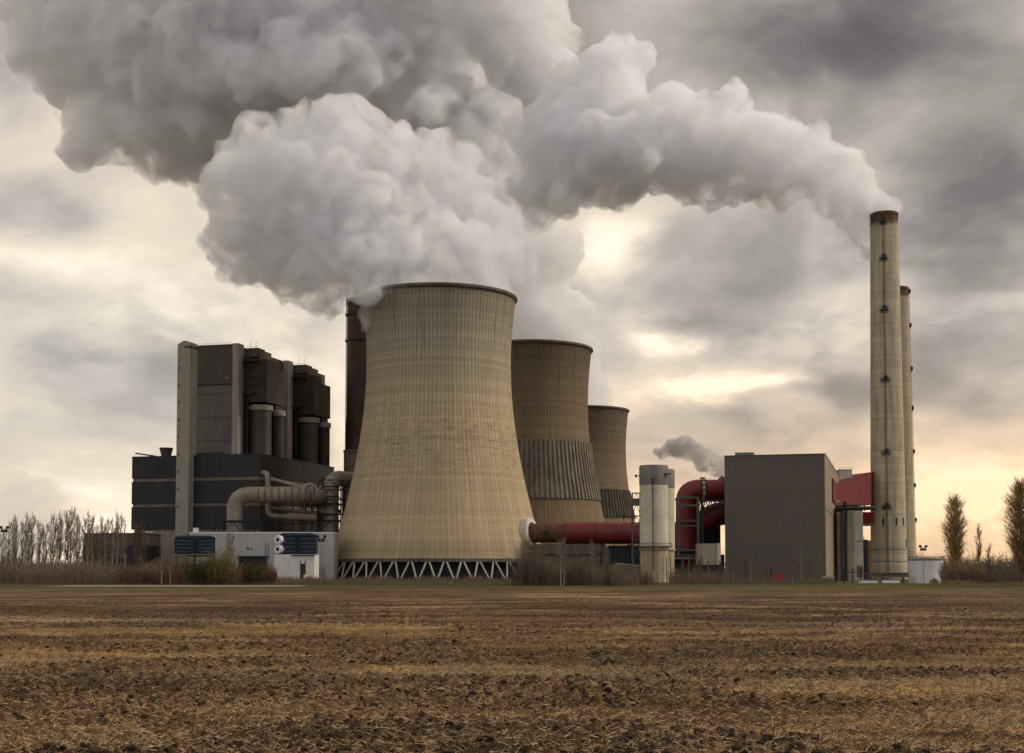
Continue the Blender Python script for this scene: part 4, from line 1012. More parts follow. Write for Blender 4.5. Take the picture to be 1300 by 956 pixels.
build('corner_panel', MB().box(ww-1.1, ww+.05, -.06, 2, Z(717, 505)-.05, Z(690, 505)+.1), M['silo'], t)
build('post', MB().box(.2, .7, .2, .7, 0, Z(717, 505)-.01).box(ww-.8, ww-.3, .2, .7, 0, Z(717, 505)-.06), M['dark_steel'], t)
t = thing('spiral_stair', 'small dark spiral staircase at the foot of the cream silos', 'staircase', (X(846.5, 472), 472, 0))
mb = MB()
for k in range(34):
    a = k*.62; z = .3+k*.22; mb.box(-.12, .12, -.1, .1, z, z+.05)
    mb.quad((0, 0, z), (1.1*math.cos(a), 1.1*math.sin(a), z), (1.1*math.cos(a+.5), 1.1*math.sin(a+.5), z), (.1, .1, z))
build('steps', mb, M['pole'], t)
build('post', MB().tube([(0, 0, 0), (0, 0, 8.4)], .15, 8).tube([(-1.3, 0, 0), (-1.3, 0, 8.2)], .1, 6).tube([(1.3, 0, 0), (1.3, 0, 8.2)], .1, 6), M['dark_steel'], t)

# grey hall
gc = at(1047, 577, 520); HG = gc.z
t = thing('grey_hall', 'big plain grey brown sheet metal hall left of the tall chimneys', 'industrial hall', (gc.x, gc.y, 0), GRID)
wl = local(t, at(920.5, 640, 531)).x
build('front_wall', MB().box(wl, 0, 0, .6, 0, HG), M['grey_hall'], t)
build('side_wall', MB().box(-.6, 0, .62, 121, 0, HG-.02), M['hall_side_sunlit'], t)
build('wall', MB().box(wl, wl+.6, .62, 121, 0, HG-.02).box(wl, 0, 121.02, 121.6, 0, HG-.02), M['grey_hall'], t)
build('roof', MB().box(wl+.62, -.62, .64, 121, HG-1.0, HG-.5), M['dark_steel'], t)
build('roof_edge', MB().box(wl-.12, .12, -.12, .5, HG+.01, HG+.45).box(-.5, .14, .52, 121.4, HG+.01, HG+.45), M['hall_trim'], t)
build('corner_trim', MB().box(-.25, .1, -.1, .1, 0, HG-.02), M['pale_panel'], t)
l_ = local(t, at(934, 580, 545)); build('roof_box', MB().box(l_.x, l_.x+7.0, 14, 20, HG-.5, HG+2.7), M['silo_cap'], t)
build('handrail', MB().bar((.05, 3, HG+1.2), (.05, 120, HG+1.2), .1), M['grey_steel'], t)
zdr = Z(647, 590); build('side_band', MB().box(.02, .2, 2, 120, Z(652, 560), Z(650.8, 560)), M['silo_cap'], t)
build('duct_mouth', MB().box(.02, .5, 52, 82, Z(640, 590), Z(611, 590)), M['red_flat'], t)

# annex towers right of it
def slab(label, px0, px1, Y, top, mat, d=14, extra=None, cat='industrial building'):
    t = thing('annex_tower', label, cat, (X(px0, Y, 700), Y, 0))
    w_ = X(px1, Y, 700)-X(px0, Y, 700); h = Z(top, Y)
    build('wall', MB().box(0, w_, 0, d, 0, h), mat, t)
    build('roof_edge', MB().box(-.1, w_+.1, -.1, d+.1, h+.01, h+.4), M['grey_steel'], t)
    return t, w_, h
t, w_, h = slab('beige annex strip right beside the grey hall, behind the dark downpipes', 1063, 1076, 585, 646, M['annex'])
mb = MB()
for a in (.35, .52, .8): mb.box(w_*a-.10, w_*a+.10, -.35, -.1, 0, h-1)
build('downpipe', mb, M['dark_steel'], t)
t, w_, h = slab('middle beige annex tower under the red duct', 1076.2, 1086, 580, 647, M['annex'])
build('corner_strip', MB().box(w_-.5, w_+.03, -.05, .3, 0, h-.1), M['annex_white'], t)
t, w_, h = slab('whitish annex tower with a dark floor line, nearest the tall chimney', 1086.3, 1096, 583, 648, M['annex_white'])
build('floor_line', MB().box(0, w_, -.12, -.02, Z(687.5, 583), Z(686.8, 583)), M['dark_steel'], t)
build('louvre', MB().box(.4, w_-.3, -.14, -.02, Z(733, 583), Z(718, 583)), M['conc'], t)
t, w_, h = slab('white stair head rising above the roof behind the red chimney duct', 1067, 1083, 665, 597, M['annex_white'], 10)
build('rail', MB().bar((0, 0, h+1.6), (0, 0, h), .12).bar((w_, 0, h+1.6), (w_, 0, h), .12).bar((0, 0, h+1.2), (w_, 0, h+1.2), .1), M['dark_steel'], t)

# red sheet duct into the chimney
t = thing('chimney_duct', 'flat sided red duct that widens from the grey hall into the tall chimney', 'duct', (X(1060, 598), 598, 0))
A = [at(1058, 641, 598), at(1058, 613.5, 598), at(1072, 613, 622), at(1102, 600.5, 680), at(1109, 599, 697), at(1109, 641, 697)]
b_ = Vector(t.location); A = [a-b_ for a in A]; off = Vector((-.0, 14, 0))+Vector((-7, 7, 0))
mb = MB(); nA = len(A)
mb.v += [tuple(a) for a in A]+[tuple(a+off) for a in A]
mb.f.append(tuple(reversed(range(nA)))); mb.f.append(tuple(range(nA, 2*nA)))
for k in range(nA): mb.f.append((k, (k+1) % nA, nA+(k+1) % nA, nA+k))
build('duct', mb, M['red_flat'], t)
build('hatch', MB().box(.6, 2.2, -.3, .6, Z(637, 598), Z(634.5, 598)), M['collar'], t)
t = thing('lower_chimney_duct', 'short lower red duct stub with a grey underside at the tall chimney', 'duct', (X(1095, 655), 655, 0))
build('duct', MB().box(0, X(1111, 655)-X(1095, 655), 0, 9, Z(664, 655), Z(650, 655)), M['red_flat'], t)
build('underside', MB().box(-.3, X(1111, 655)-X(1095, 655), -.2, 9.2, Z(667, 655), Z(664, 655)-.02), M['grey_steel'], t)
t = thing('black_pipe', 'black pipe with valve flanges running level under the red chimney duct', 'pipe', (X(1061, 572), 572, 0))
q = lambda px_, py_, dy=0.: (X(px_, 572, py_)-X(1061, 572), dy, Z(py_, 572))
build('pipe', MB().tube([q(1061, 645.5), q(1110, 645)], 2.6*572/F, 16), M['dark_steel'], t, True)
build('valve', MB().tube([q(1061, 645.5), q(1069, 645.4)], 4.3*572/F, 16).box(q(1063, 0)[0], q(1066, 0)[0], -1.2, 1.2, Z(642, 572), Z(637, 572)), M['lamp_black'], t, True)
for px_ in (1073, 1085, 1097): build('flange', MB().tube([q(px_, 645.3), q(px_+1, 645.3)], 3.4*572/F, 16), M['dark_steel'], t, True)
build('support', MB().tube([q(1074.5, 645), q(1074.5, 741)], .5, 8), M['dark_steel'], t, True)
t = thing('navy_tower', 'small navy plant tower with an orange side, in the gap left of the chimney', 'industrial building', (X(1096, 800), 800, 0))
w_ = X(1102, 800)-X(1096, 800)
build('wall', MB().box(-3, w_, 0, 8, 0, Z(685, 800)), M['navy'], t)
build('side_wall', MB().box(w_+.01, w_+1.8, .3, 8, 0, Z(686, 800)), M['orange'], t)
build('beacon', MB().bar((w_*.4, 2, Z(685, 800)), (w_*.4, 2, Z(680.5, 800)), .3), M['dark_steel'], t)

# chimneys
def chimney(label, px_, Y, top, rt, rb, platforms, mat, side=-1.05):
    h = Z(top, Y); t = thing('chimney', label, 'chimney', (X(px_, Y, 500), Y, 0), 0, 'tall concrete chimneys')
    rad = lambda z: rb+(rt-rb)*min(1, z/h)
    n = 24; prof = [(rad(h*k/n), h*k/n) for k in range(n+1)]
    build('shaft', MB().lathe(prof+[(rt-.7, h), (rt-.7, h-8)], 56), mat, t, True)
    build('rim', MB().lathe([(rt+.02, h-1.6), (rt+.28, h-1.5), (rt+.28, h+.15), (rt-.6, h+.15), (rt-.6, h-.3)], 56), M['rust'], t, True)
    ca, sa = math.cos(side-math.pi/2), math.sin(side-math.pi/2)
    c0 = rad(0)+.3; c1 = rad(h)+.3
    lad = MB()
    for s in (-.35, .35):
        o1 = (-sa*s, ca*s); lad.bar((c0*ca+o1[0], c0*sa+o1[1], 0), (c1*ca+o1[0], c1*sa+o1[1], h-2), .15)
    for k in range(int(h/1.2)):
        z = .6+k*1.2; r = rad(z)+.3; lad.bar((r*ca+sa*.35, r*sa-ca*.35, z), (r*ca-sa*.35, r*sa+ca*.35, z), .09)
    build('ladder', lad, M['dark_steel'], t)
    for pp in platforms:
        z = Z(pp, Y); r = rad(z); mb = MB(); m_ = 7; w_ = .26
        for i in range(m_):
            a0 = side-math.pi/2+w_*(2*i/m_-1); a1 = side-math.pi/2+w_*(2*(i+1)/m_-1)
            for zz0, zz1, ra, rb_ in ((z, z+.25, r+.02, r+1.25),):
                P = lambda a, q_, zz: (q_*math.cos(a), q_*math.sin(a), zz)
                mb.quad(P(a0, ra, zz1), P(a0, rb_, zz1), P(a1, rb_, zz1), P(a1, ra, zz1)); mb.quad(P(a0, ra, zz0), P(a1, ra, zz0), P(a1, rb_, zz0), P(a0, rb_, zz0))
                mb.quad(P(a0, rb_, zz0), P(a1, rb_, zz0), P(a1, rb_, zz1), P(a0, rb_, zz1))
            mb.bar(P(a0, r+1.2, z), P(a0, r+1.2, z+1.5), .12); mb.bar(P(a0, r+1.2, z+1.4), P(a1, r+1.2, z+1.4), .14); mb.bar(P(a0, r+1.2, z+.8), P(a1, r+1.2, z+.8), .1)
            mb.bar(P(a0, r+1.1, z), P(a0, r, z-1.6), .14)
        mb.box(*(sorted(((r+.1)*ca+v for v in (-.8, .8)))), *(sorted(((r+.5)*sa+v for v in (-.7, .7)))), z+.26, z+2.2)
        build('platform', mb, M['dark_steel'], t)
    return t, rad, h
hc1 = Z(272, 700)
M['chimney'] = chim_mat('beige_chimney_concrete', (.385,.325,.225), hc1)
M['chimney2'] = chim_mat('beige_chimney_concrete_far', (.345,.275,.18), Z(366, 866))
t, rad, h = chimney('tallest chimney, beige concrete with a rust dark top and smoke trailing left', 1125.5, 700, 272, 6.85, 9.0, (286, 332, 397, 485, 577, 645), M['chimney'], -.33)
for k, (a, py_) in enumerate(((.20, 663), (.72, 663), (1.02, 690), (-.55, 663))):
    z = Z(py_, 700); r = rad(z)+.03; aa = -math.pi/2+a
    mb = MB(); mb.box(-.35, .35, -.15, .1, -2.0, 2.0); o = build('window_slot', mb, M['lamp_black'], t); o.location = (r*math.cos(aa), r*math.sin(aa), z); o.rotation_euler = (0, 0, aa+math.pi/2)
pl_ = MB()
for z in (3.0, 9.0, 15.0): pl_.lathe([(rad(z), z-.2), (rad(z)+.12, z-.2), (rad(z)+.12, z+.2), (rad(z), z+.2)], 48)
build('band', pl_, M['silo_cap'], t)
t, rad, h = chimney('lower looking second chimney directly behind the tallest one', 1140.5, 866, 366, 7.1, 9.2, (372, 415, 470, 520, 575, 618, 662), M['chimney2'], 1.35)

# things at the chimney foot
Yk = 420.0
t = thing('pipe_bridge', 'low concrete pipe bridge on posts at the chimney foot', 'pipe bridge', (X(1103, Yk), Yk, 0))
wb = X(1154, Yk)-X(1103, Yk)
build('deck', MB().box(0, wb, 0, 3, Z(733, Yk), Z(730.5, Yk)), M['conc'], t)
build('pipe', MB().tube([(-1, 1, Z(729.5, Yk)), (wb, 1, Z(729.5, Yk))], .22, 8).tube([(-1, 2, Z(728.3, Yk)), (wb, 2, Z(728.3, Yk))], .18, 8), M['dark_steel'], t, True)
for f in (.05, .36, .88): build('post', MB().box(wb*f-.35, wb*f+.35, .8, 1.6, 0, Z(733, Yk)-.01), M['conc'], t)
mb = MB().bar((0, -.05, Z(727, Yk)), (wb, -.05, Z(727, Yk)), .1)
for k in range(14): mb.bar((wb*k/13, -.05, Z(730.5, Yk)), (wb*k/13, -.05, Z(727, Yk)), .08)
build('railing', mb, M['grey_steel'], t)
t = thing('pipe_rack', 'thin dark pipe rack before the beige annex, right corner of the grey hall', 'pipe rack', (X(1062, 425), 425, 0))
wb = X(1103, 425)-X(1062, 425)
build('beam', MB().box(0, wb, 0, .4, Z(727, 425), Z(725.8, 425)).box(0, wb, 0, .3, Z(723, 425), Z(722.4, 425)), M['dark_steel'], t)
for k in range(5): build('post', MB().box(wb*k/4-.14, wb*k/4+.14, .42, .7, 0, Z(722, 425)), M['dark_steel'], t)
def container(label, px0, px1, Y, top, mat, name='container', cat='container', rib=True):
    x_ = X(px0, Y, 740); w_ = X(px1, Y, 740)-x_; h = Z(top, Y)
    t = thing(name, label, cat, (x_, Y, 0))
    build('body', MB().box(0, w_, 0, 2.5, .12, h), mat, t)
    build('roof_edge', MB().box(-.06, w_+.06, -.06, 2.56, h+.01, h+.12), M['grey_steel'], t)
    mb = MB()
    for k in range(max(2, int(w_/.9))+1):
        xx = w_*k/max(2, int(w_/.9)); mb.box(xx-.05, xx+.05, -.07, -.005, .15, h-.05)
    build('ribs', mb, mat, t)
    build('skid', MB().box(.1, w_-.1, .2, .5, 0, .11).box(.1, w_-.1, 2.0, 2.3, 0, .11), M['dark_steel'], t)
    return t
container('tall red container before the grey hall, near the lamp post', 979, 996, 425, 728, M['red_box'])
c = container('small red container with a white end left of the taller red one', 958, 967, 423, 736, M['red_box'])
build('end_panel', MB().box(-.12, .45, -.12, .02, .15, Z(736, 423)-.1), M['white_paint'], c)
container('long low grey container right of the tall red one', 997, 1014, 426, 738, M['silo_cap'])
container('low white container left of the chimney foot', 1093, 1114, 410, 737, M['white_paint'])
container('low white container under the pipe bridge', 1122, 1142, 412, 736.5, M['white_paint'])
container('small red container low behind the silo thicket', 895, 908, 440, 735, M['red_box'])
t = thing('tank_trailer', 'small grey tank trailer at the right foot of the grey hall', 'trailer', (X(1042, 412), 412, 0))
build('tank', MB().tube([(0.2, 0, 1.35), (.5, 0, 1.4), (3.4, 0, 1.4), (3.7, 0, 1.35)], [.5, .85, .85, .5], 16), M['silo_cap'], t, True)
for x_ in (.8, 2.9):
    w__ = build('wheel', MB().lathe([(.01, -.1), (.4, -.1), (.4, .12), (.01, .12)], 16), M['lamp_black'], t, True); w__.rotation_euler = (R(90), 0, 0); w__.location = (x_, -.75, .4)
build('chassis', MB().box(0, 4.2, -.5, .5, .45, .6), M['dark_steel'], t)
# white storage tank
Yt = 425.0; xt = X(1175.5, Yt, 730); rt_ = 21.2*Yt/F; ht = Z(711, Yt)
t = thing('storage_tank', 'round white storage tank with a shallow brown roof right of the chimneys', 'storage tank', (xt, Yt, 0))
build('shell', MB().lathe([(rt_, 0), (rt_, ht)], 56), M['tank'], t, True)
build('roof', MB().lathe([(rt_+.15, ht-.1), (rt_+.15, ht+.12), (rt_*.6, ht+.6), (.01, ht+.85)], 56), M['tank_roof'], t, True)
mb = MB()
for k in range(60):
    a = 2*math.pi*k/60; mb.bar(((rt_)*math.cos(a), (rt_)*math.sin(a), ht+.1), ((rt_)*math.cos(a), (rt_)*math.sin(a), ht+1.0), .06)
mb.lathe([(rt_, ht+.95), (rt_+.06, ht+.95), (rt_+.06, ht+1.03), (rt_, ht+1.03)], 56); build('railing', mb, M['grey_steel'], t)

# left background hall and signs
Yl = 600.0; x_ = X(106, Yl, 700)
t = thing('low_hall', 'dark brown low hall with a lighter upper band behind the left trees', 'industrial hall', (x_, Yl, 0))
wl_ = X(186, Yl, 700)-x_
build('wall', MB().box(0, wl_, 0, 25, 0, Z(692, Yl)), M['hall_dark'], t)
build('upper_band', MB().box(.2, wl_-.2, .2, 24.8, Z(692, Yl)+.01, Z(677.5, Yl)), M['pale_band'], t)
build('roof_edge', MB().box(-.2, wl_+.2, -.2, 25.2, Z(677.5, Yl)+.02, Z(676.6, Yl)), M['dark_steel'], t)
mb = MB()
for k in range(26): mb.box(wl_*k/26+.15, wl_*k/26+.42, .05, .19, Z(692, Yl)+.05, Z(678, Yl))
build('mullion', mb, M['hall_dark'], t)
g = build('gate', MB().box(X(127, Yl)-x_, X(159, Yl)-x_, -.1, .05, 0, Z(706, Yl)), M['basin'], t)
build('frame', MB().box(X(125, Yl)-x_, X(161, Yl)-x_, -.25, -.11, Z(706, Yl), Z(704.5, Yl)).box(X(159, Yl)-x_, X(160.5, Yl)-x_, -.25, -.11, 0, Z(706, Yl)-.01), M['beige_plinth'], g)
build('gate_panel', MB().box(X(130, Yl)-x_, X(137, Yl)-x_, -.2, -.12, .1, Z(711, Yl)).box(X(144, Yl)-x_, X(150, Yl)-x_, -.2, -.12, .1, Z(713, Yl)), M['green_box'], g)
t = container('small green container with a pale sign before the dark hall gate', 121, 133, 560, 729, M['green_box'])
build('sign', MB().box(.4, 1.9, -.14, -.08, Z(726.5, 560)-.1, Z(723, 560)), M['sign'], t)
build('sign_post', MB().box(.3, .38, -.09, -.01, 0, Z(723, 560)).box(1.9, 1.98, -.09, -.01, 0, Z(723, 560)), M['pole'], t)
# ------------------------------------------------------------------ trees, shrubs, thicket
def blade(mb, a, b, w0, w1=.0):
    d = (b-a); 
    if d.length < 1e-4: return
    d.normalize(); u = d.cross(Vector((0, 0, 1)))
    if u.length < .05: u = Vector((1, 0, 0))
    u.normalize(); v = d.cross(u); n = len(mb.v)
    for k in range(3):
        c_, s_ = math.cos(2.094*k), math.sin(2.094*k); q = a+(u*c_+v*s_)*w0; mb.v.append((q.x, q.y, q.z))
    mb.v.append((b.x, b.y, b.z)); mb.f += [(n, n+1, n+3), (n+1, n+2, n+3), (n+2, n, n+3)]
def tree_meshes(seed, H, width, nb, nt_, kind, tw=.03, trunk_r=.25, z0=.12, leaf=0):
    """bare tree: trunk with limbs (one mesh), crown of twigs (another); kind 'up' is a column, 'fan' a birch-like fan, 'round' a spreading crown"""
    rg = random.Random(seed); tr = MB(); cr = MB()
    pts = [Vector((0, 0, 0))]
    for k in range(1, 9): pts.append(Vector((rg.gauss(0, .012*H)*k/8, rg.gauss(0, .012*H)*k/8, H*.97*k/8)))
    tr.tube(pts, [trunk_r*(1-.93*k/8)+.01 for k in range(9)], 7)
    def ax(t):
        f = t*8; i = min(7, int(f)); return pts[i].lerp(pts[i+1], f-i)
    for i in range(nb):
        t = z0+(0.95-z0)*rg.random()**(.9 if kind == 'up' else .8)
        a = rg.uniform(0, 6.283); p = ax(t)
        if kind == 'up':
            env = width*(math.sin(min(1, (t-z0*.6)/(1-z0*.6))*math.pi)**.55+.12)*.9
            L = H*rg.uniform(.10, .24)*(1-.55*t); out = env*rg.uniform(.25, 1.0)
            d = Vector((math.cos(a)*out, math.sin(a)*out, L))
        elif kind == 'fan':
            L = H*rg.uniform(.14, .34)*(1-.6*t); out = L*rg.uniform(.25, .6); d = Vector((math.cos(a)*out, math.sin(a)*out, L))
        else:
            L = width*rg.uniform(.5, 1.0)*math.sqrt(max(.1, 1-((t-.55)/.55)**2)); d = Vector((math.cos(a)*L, math.sin(a)*L, L*rg.uniform(.15, .9)))
        q = p+d; mid = p.lerp(q, .5)+Vector((math.cos(a), math.sin(a), 0))*d.length*.10
        wbr = trunk_r*.26*(1-t)+tw*.8
        tr.tube([p, mid, q], [wbr, wbr*.65, tw*.5], 4, False)
        for k in range(nt_):
            s = rg.uniform(.1, 1.0); b0 = p.lerp(mid, s*2) if s < .5 else mid.lerp(q, s*2-1)
            ln = d.length*rg.uniform(.16, .5)
            dv = d.normalized()+Vector((rg.gauss(0, 1), rg.gauss(0, 1), rg.gauss(.2, .8)))*(.33 if kind == 'up' else .55)
            e = b0+dv.normalized()*ln
            blade(cr, b0, e, tw*rg.uniform(.6, 1.2))
            for j in range(2):
                b1 = b0.lerp(e, rg.uniform(.2, .8)); dv2 = dv+Vector((rg.gauss(0, 1), rg.gauss(0, 1), rg.gauss(.1, .8)))*.6
                e1 = b1+dv2.normalized()*ln*rg.uniform(.3, .65); blade(cr, b1, e1, tw*.7)
                for g_ in range(leaf):
                    c0 = b1.lerp(e1, rg.uniform(.2, 1)); s_ = tw*rg.uniform(2.0, 4.5)
                    u = Vector((rg.gauss(0, 1), rg.gauss(0, 1), rg.gauss(0, 1))).normalized()*s_; v_ = Vector((rg.gauss(0, 1), rg.gauss(0, 1), rg.gauss(0, 1))).normalized()*s_
                    cr.quad(c0-u, c0-v_, c0+u, c0+v_)
    return tr, cr
def make_tree(name, label, cat, mbs, mats, loc, group=None, s=1.0, rz=0.0):
    t = thing(name, label, cat, loc, rz, group); t.scale = (s, s, s)
    build('trunk', mbs[0], mats[0], t, True); build('crown', mbs[1], mats[1], t)
    return t
rg = random.Random(99)
# right: three poplars, one thin, and a small bare tree
make_tree('poplar_tree', 'broad golden columnar poplar right of the white storage tank', 'tree', tree_meshes(1, 21.5, 3.0, 420, 16, 'up', .028, .42, .08), (M['trunk'], M['twig_gold']), (X(1213, 330), 330, 0), 'columnar poplars on the right')
make_tree('poplar_tree', 'tallest golden brown poplar cut by the right edge of the picture', 'tree', tree_meshes(2, 24.5, 3.9, 540, 18, 'up', .028, .5, .08), (M['trunk'], M['twig_gold']), (X(1298, 322), 322, 0), 'columnar poplars on the right')
make_tree('poplar_tree', 'thin young poplar between the two big ones', 'tree', tree_meshes(3, 14.5, .9, 90, 12, 'up', .026, .16, .25), (M['trunk'], M['twig_gold']), (X(1243, 335), 335, 0), 'columnar poplars on the right')
make_tree('bare_tree', 'small dark bare tree right of the thin poplar', 'tree', tree_meshes(4, 9.5, 1.7, 34, 7, 'fan', .035, .15, .2), (M['trunk'], M['twig']), (X(1256, 320), 320, 0))
# left row of slender bare trees
LV = [tree_meshes(20+k, 24.0, 1.4, 60, 10, 'up', .036, .24, .26) for k in range(4)]
G = 'row of slender bare trees at the left edge'
protos = []; k = 0
row = []
for px_ in range(-14, 180, 4):
    if 160 < px_ < 172: continue
    row.append((px_+rg.uniform(-2, 2), rg.uniform(470, 575)))
tops = [(0, 668), (14, 655), (22, 652), (60, 654), (78, 648), (92, 646), (112, 648), (122, 658), (140, 652), (166, 652), (190, 690)]
def topat(p):
    for (a, b), (c_, d) in zip(tops[:-1], tops[1:]):
        if a <= p <= c_: return b+(d-b)*(p-a)/(c_-a)
    return 668
for (px_, Y) in row:
    h = Z(topat(px_)+rg.uniform(-3, 12), Y); s = h/24.0
    if k < 4:
        o = make_tree('bare_tree', 'slender upright bare tree in the dense row at the left edge', 'tree', LV[k], (M['birch'] if k % 2 else M['trunk'], M['twig']), (X(px_, Y), Y, 0), G, s); protos.append(o)
    else:
        o = copy_tree(protos[k % 4]); o.location = (X(px_, Y), Y, 0); o.scale = (s, s, s); o.rotation_euler = (0, 0, rg.uniform(0, 6.28))
    k += 1
# birches here and there
BV = [tree_meshes(40+k, 10.0, 1.6, 44, 9, 'fan', .036, .12, .22) for k in range(3)]
def birch(label, px_, Y, h, v, group=None, mats=('birch', 'twig')):
    return make_tree('birch_tree', label, 'tree', BV[v], (M[mats[0]], M[mats[1]]), (X(px_, Y), Y, 0), group, h/10.0, rg.uniform(0, 6))
birch('pale stemmed forked birch before the trestle wall under the red pipe', 712, 340, 11.0, 0)
birch('second pale stem leaning left from the birch before the trestle wall', 716, 341, 11.5, 1)
birch('pale birch right of the forked one, below the red pipe flange', 752, 350, 11.0, 2)
birch('pale twin birch stem left of the yellow green shrub', 205, 380, 11.0, 1)
birch('second pale birch stem left of the yellow green shrub', 216, 378, 10.0, 0)
birch('thin grey birch before the white hall wall', 292, 420, 15.5, 2)
birch('reddish bare tree before the black hall, left of the stair tower', 178, 430, 18.5, 2, None, ('trunk', 'twig_red'))
Gs = 'thin saplings before the grey hall'
for i, px_ in enumerate((862, 871, 883, 894, 902, 910, 920, 930, 938, 944, 952, 968, 973, 1006, 1030)):
    make_tree('sapling', 'thin pale sapling in the loose row before the grey hall and pump house', 'tree', BV[i % 3], (M['birch'] if i % 3 == 1 else M['trunk'], M['twig_red'] if i % 2 else M['twig']), (X(px_+rg.uniform(-2, 2), 400), rg.uniform(385, 410), 0), Gs, rg.uniform(.5, .82)*(1 if px_ < 960 else .85), rg.uniform(0, 6))
# shrubs
def shrub_mesh(seed, H, Wd, n, tw, leaf=0):
    r_ = random.Random(seed); st = MB(); cr = MB()
    for i in range(n):
        a = r_.uniform(0, 6.283); d = r_.uniform(0, Wd*.45); b = Vector((math.cos(a)*d, math.sin(a)*d, 0))
        lean = r_.uniform(.0, .55); hh = H*r_.uniform(.55, 1.0)*(1-.35*(d/Wd/.45)**2); e = b+Vector((math.cos(a)*lean*hh*.6+r_.gauss(0, .1)*hh, math.sin(a)*lean*hh*.6+r_.gauss(0, .1)*hh, hh))
        blade(st, b, e, tw*1.5)
        for k in range(9):
            b0 = b.lerp(e, r_.uniform(.15, .95)); e0 = b0+Vector((r_.gauss(0, 1), r_.gauss(0, 1), r_.gauss(.9, .6))).normalized()*hh*r_.uniform(.12, .32)
            blade(cr, b0, e0, tw)
            for g_ in range(leaf):
                c0 = b0.lerp(e0, r_.uniform(.1, 1.1)); s_ = tw*r_.uniform(2.2, 4.6)
                u = Vector((r_.gauss(0, 1), r_.gauss(0, 1), r_.gauss(0, 1))).normalized()*s_; v_ = Vector((r_.gauss(0, 1), r_.gauss(0, 1), r_.gauss(0, 1))).normalized()*s_
                cr.quad(c0-u, c0-v_, c0+u, c0+v_)
    return st, cr
def shrub(label, px_, Y, h, wd, seed, mat, leaf=0, n=70):
    t = thing('shrub', label, 'shrub', (X(px_, Y), Y, 0))
    a, b = shrub_mesh(seed, h, wd, n, .035, leaf); build('stems', a, M['trunk'], t); build('crown', b, M[mat], t); return t
shrub('tall yellow green shrub under the left blue fan unit', 283, 370, 10.0, 10.0, 1, 'leaf_yel', 7, 170)
shrub('olive green shrub left of the yellow green one', 254, 372, 8.4, 10.0, 2, 'leaf_olive', 6, 150)
shrub('reddish bare shrub left of the twin birch stems', 188, 385, 4.2, 5.0, 3, 'twig_red', 2, 60)
shrub('olive brown shrub before the white hall doorway', 322, 375, 7.0, 8.0, 4, 'leaf_olive', 5, 120)
shrub('reddish low shrub left of the white shed', 345, 372, 4.5, 5.0, 5, 'twig_red', 2, 60)
shrub('big grey brown bare shrub at the right foot of the near cooling tower', 672, 350, 12.0, 10.0, 6, 'twig', 0, 190)
shrub('dark bare shrub right of the forked birch', 735, 345, 9.0, 10.0, 7, 'twig', 0, 150)
shrub('low brown shrub before the opening in the retaining wall', 772, 335, 6.0, 9.0, 8, 'twig', 0, 140)
shrub('brown thorny shrub at the foot of the cream silo', 818, 360, 4.2, 8.0, 9, 'twig_red', 0, 80)
shrub('small round bush before the white storage tank', 1186, 395, 1.7, 2.2, 10, 'leaf_olive', 3, 30)
shrub('rusty brown bush low in the left thicket', 165, 400, 4.6, 6.0, 12, 'twig_red', 1, 70)
shrub('golden dry bush at the foot of the broad poplar', 1216, 322, 7.0, 5.5, 13, 'twig_gold', 0, 120)
shrub('golden dry bush under the thin poplar', 1238, 320, 7.0, 5.0, 14, 'twig_gold', 0, 100)
# undergrowth nobody could count
def thicket(name, label, cat, x0, x1, Y0, Y1, H0, H1, n, mat, seed, tw=.05, hf=None):
    r_ = random.Random(seed); mb = MB()
    for i in range(n):
        Y = r_.uniform(Y0, Y1); px_ = r_.uniform(x0, x1); x_ = X(px_, Y); base = Vector((x_, Y, 0))
        env = (hf(px_) if hf else 1.0)*(.55+.75*mnoise.noise((x_*.12, Y*.05, seed))*.9+.25)
        h = max(.3, (H0+(H1-H0)*r_.random())*env)
        e = base+Vector((r_.gauss(0, .16)*h, r_.gauss(0, .16)*h, h)); blade(mb, base, e, tw)
        for k in range(4):
            b0 = base.lerp(e, r_.uniform(.15, .9)); e0 = b0+Vector((r_.gauss(0, .8), r_.gauss(0, .8), abs(r_.gauss(.8, .5)))).normalized()*h*r_.uniform(.15, .42); blade(mb, b0, e0, tw*.8)
    o = build(name, mb, mat, kind='stuff'); o['label'] = label; o['category'] = cat; return o
thicket('thicket', 'brown leafless thicket under the left tree row', 'thicket', -20, 200, 400, 470, 3.5, 7.5, 5200, M['twig'], 1, .06)
thicket('thicket', 'brown leafless thicket between left trees and white shed', 'thicket', 150, 350, 385, 430, 2.0, 6.5, 3600, M['twig_red'], 2, .055)
thicket('thicket', 'dark thicket between the near tower and the silos', 'thicket', 655, 812, 345, 385, 2.5, 9.5, 4300, M['twig'], 3, .04, lambda p: .35+.8*math.exp(-((p-684)/26)**2)+.45*math.exp(-((p-740)/22)**2))
thicket('thicket', 'brown brush in front of the pump house and grey hall', 'thicket', 850, 1060, 385, 425, 1.0, 4.4, 3200, M['twig'], 4, .045, lambda p: 1.25 if p < 925 else .5)
thicket('thicket', 'dense brown hedge between the poplars on the right', 'thicket', 1196, 1330, 318, 350, 3.0, 6.6, 4600, M['twig'], 5, .04)
thicket('thicket', 'low scrub along the legs of the near cooling tower', 'thicket', 350, 660, 430, 520, .8, 2.6, 3200, M['twig'], 6, .07)
thicket('dry_grass', 'dry straw coloured grass along the far field edge', 'grass', -20, 1320, 264, 315, .10, .5, 9000, M['reed'], 7, .02, lambda p: .22 if p < 400 else (1.0 if p < 840 else .4))
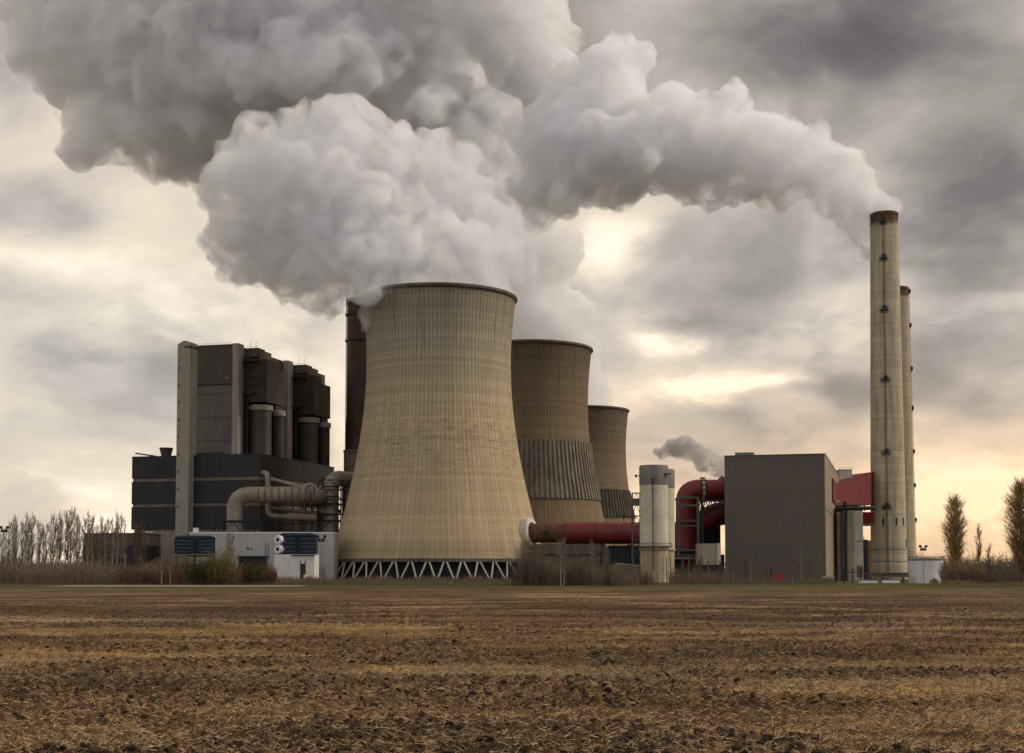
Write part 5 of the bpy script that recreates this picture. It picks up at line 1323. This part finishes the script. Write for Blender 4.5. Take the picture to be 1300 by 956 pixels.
thicket('dry_grass', 'dark low scrub on the verge behind the gravel path', 'grass', -20, 830, 350, 395, .3, 1.3, 5200, M['trunk'], 8, .03, lambda p: 1.0 if (p < 90 or 300 < p < 470) else .45)
thicket('dry_grass', 'pale dry grass tufts at the poplar feet', 'grass', 1180, 1330, 296, 318, .5, 2.2, 2200, M['reed'], 9, .025)
thicket('far_wood', 'far leafless wood on the horizon behind the poplars', 'wood', 1150, 1340, 900, 1100, 10, 19, 3000, M['twig'], 10, .14)
thicket('far_wood', 'far leafless wood on the horizon behind the left trees', 'wood', -60, 170, 700, 800, 8, 16, 2600, M['twig'], 11, .12)
steam = smoke_mat('steam', (.948,.947,.962), .19)
steam_b = smoke_mat('steam_coarse', (.960,.960,.970), .185, scale=.06, hi=.60)  # slightly lighter steam with coarser turbulence, for the two rear towers
steam_c = smoke_mat('chimney_steam', (.938,.937,.953), .24, hi=.60)
soot = smoke_mat('dark_smoke', (.66,.64,.64), .25, scale=.09)
plume('steam_plume', 'huge pale grey steam cloud billowing left out of the nearest cooling tower',
      [(560,385,76,640),(540,350,78,640),(500,315,84,640),(445,275,90,640),(385,245,92,640),(345,258,82,640)], steam, 11, 1.2, amp=.9,
      extra=[(640,356,30,660),(625,325,40,655),(605,378,44,640),(625,370,26,640),(300,300,42,640),(315,340,34,640),(355,352,32,640),(415,350,44,630),(470,340,45,620),(595,335,50,650),(600,280,46,655),(560,230,54,655),(500,215,54,650),(440,165,44,640),(375,170,40,640),(452,385,8,610),(468,376,14,606),(286,250,22,640),(275,215,16,640),(380,370,18,632)])
plume('steam_plume', 'tall steam column from the middle cooling tower, spreading into the dark mass at upper left',
      [(672,455,60,790),(668,400,62,790),(650,340,66,790),(615,260,80,800),(580,180,104,800),(510,90,130,800),(400,50,140,800),(280,60,135,800),(170,90,98,800),(115,60,92,800),(65,-20,75,800)], steam_b, 23, 1.9, kids=14, amp=.85,
      extra=[(120,165,44,790),(190,165,48,790),(95,190,24,790),(50,60,42,800),(560,20,130,800),(430,-60,120,800),(240,-60,120,800),(635,60,50,820),(240,150,50,790),(700,420,42,790),(716,402,28,790),(690,335,46,790),(330,110,70,780),(420,90,80,770)])
plume('steam_plume', 'pale steam rising behind the middle tower from the farthest cooling tower',
      [(741,540,40,1082),(732,490,42,1082),(708,430,50,1082),(680,370,56,1082),(650,290,66,1082)], steam_b, 37, 2.2, per=5, kids=10)
plume('steam_plume', 'white smoke blown left from the top of the tall right chimney',
      [(1124,288,15,700),(1119,267,23,700),(1097,254,36,700),(1062,237,43,700),(1015,215,52,700),(955,195,64,700),(900,182,72,700),(835,180,80,700),(775,185,84,710),(725,185,80,730)], steam_c, 51, 1.35, puff=(.35,.6), spread=.65, amp=.85,
      extra=[(1134,266,9,700),(1088,304,12,700),(1100,318,9,700),(1075,288,13,700),(1060,268,15,700),(930,130,26,700),(1000,170,26,700),(985,258,12,700),(850,130,34,700),(720,255,22,700),(775,105,56,730),(705,130,56,800),(690,240,40,740)])
plume('steam_plume', 'small dark grey smoke drifting left behind the grey hall roof',
      [(925,602,10,900),(905,588,14,900),(885,574,17,900),(868,572,15,900),(848,576,10,900),(830,574,7,900)], soot, 77, 1.1, per=6, amp=.8, kids=12)
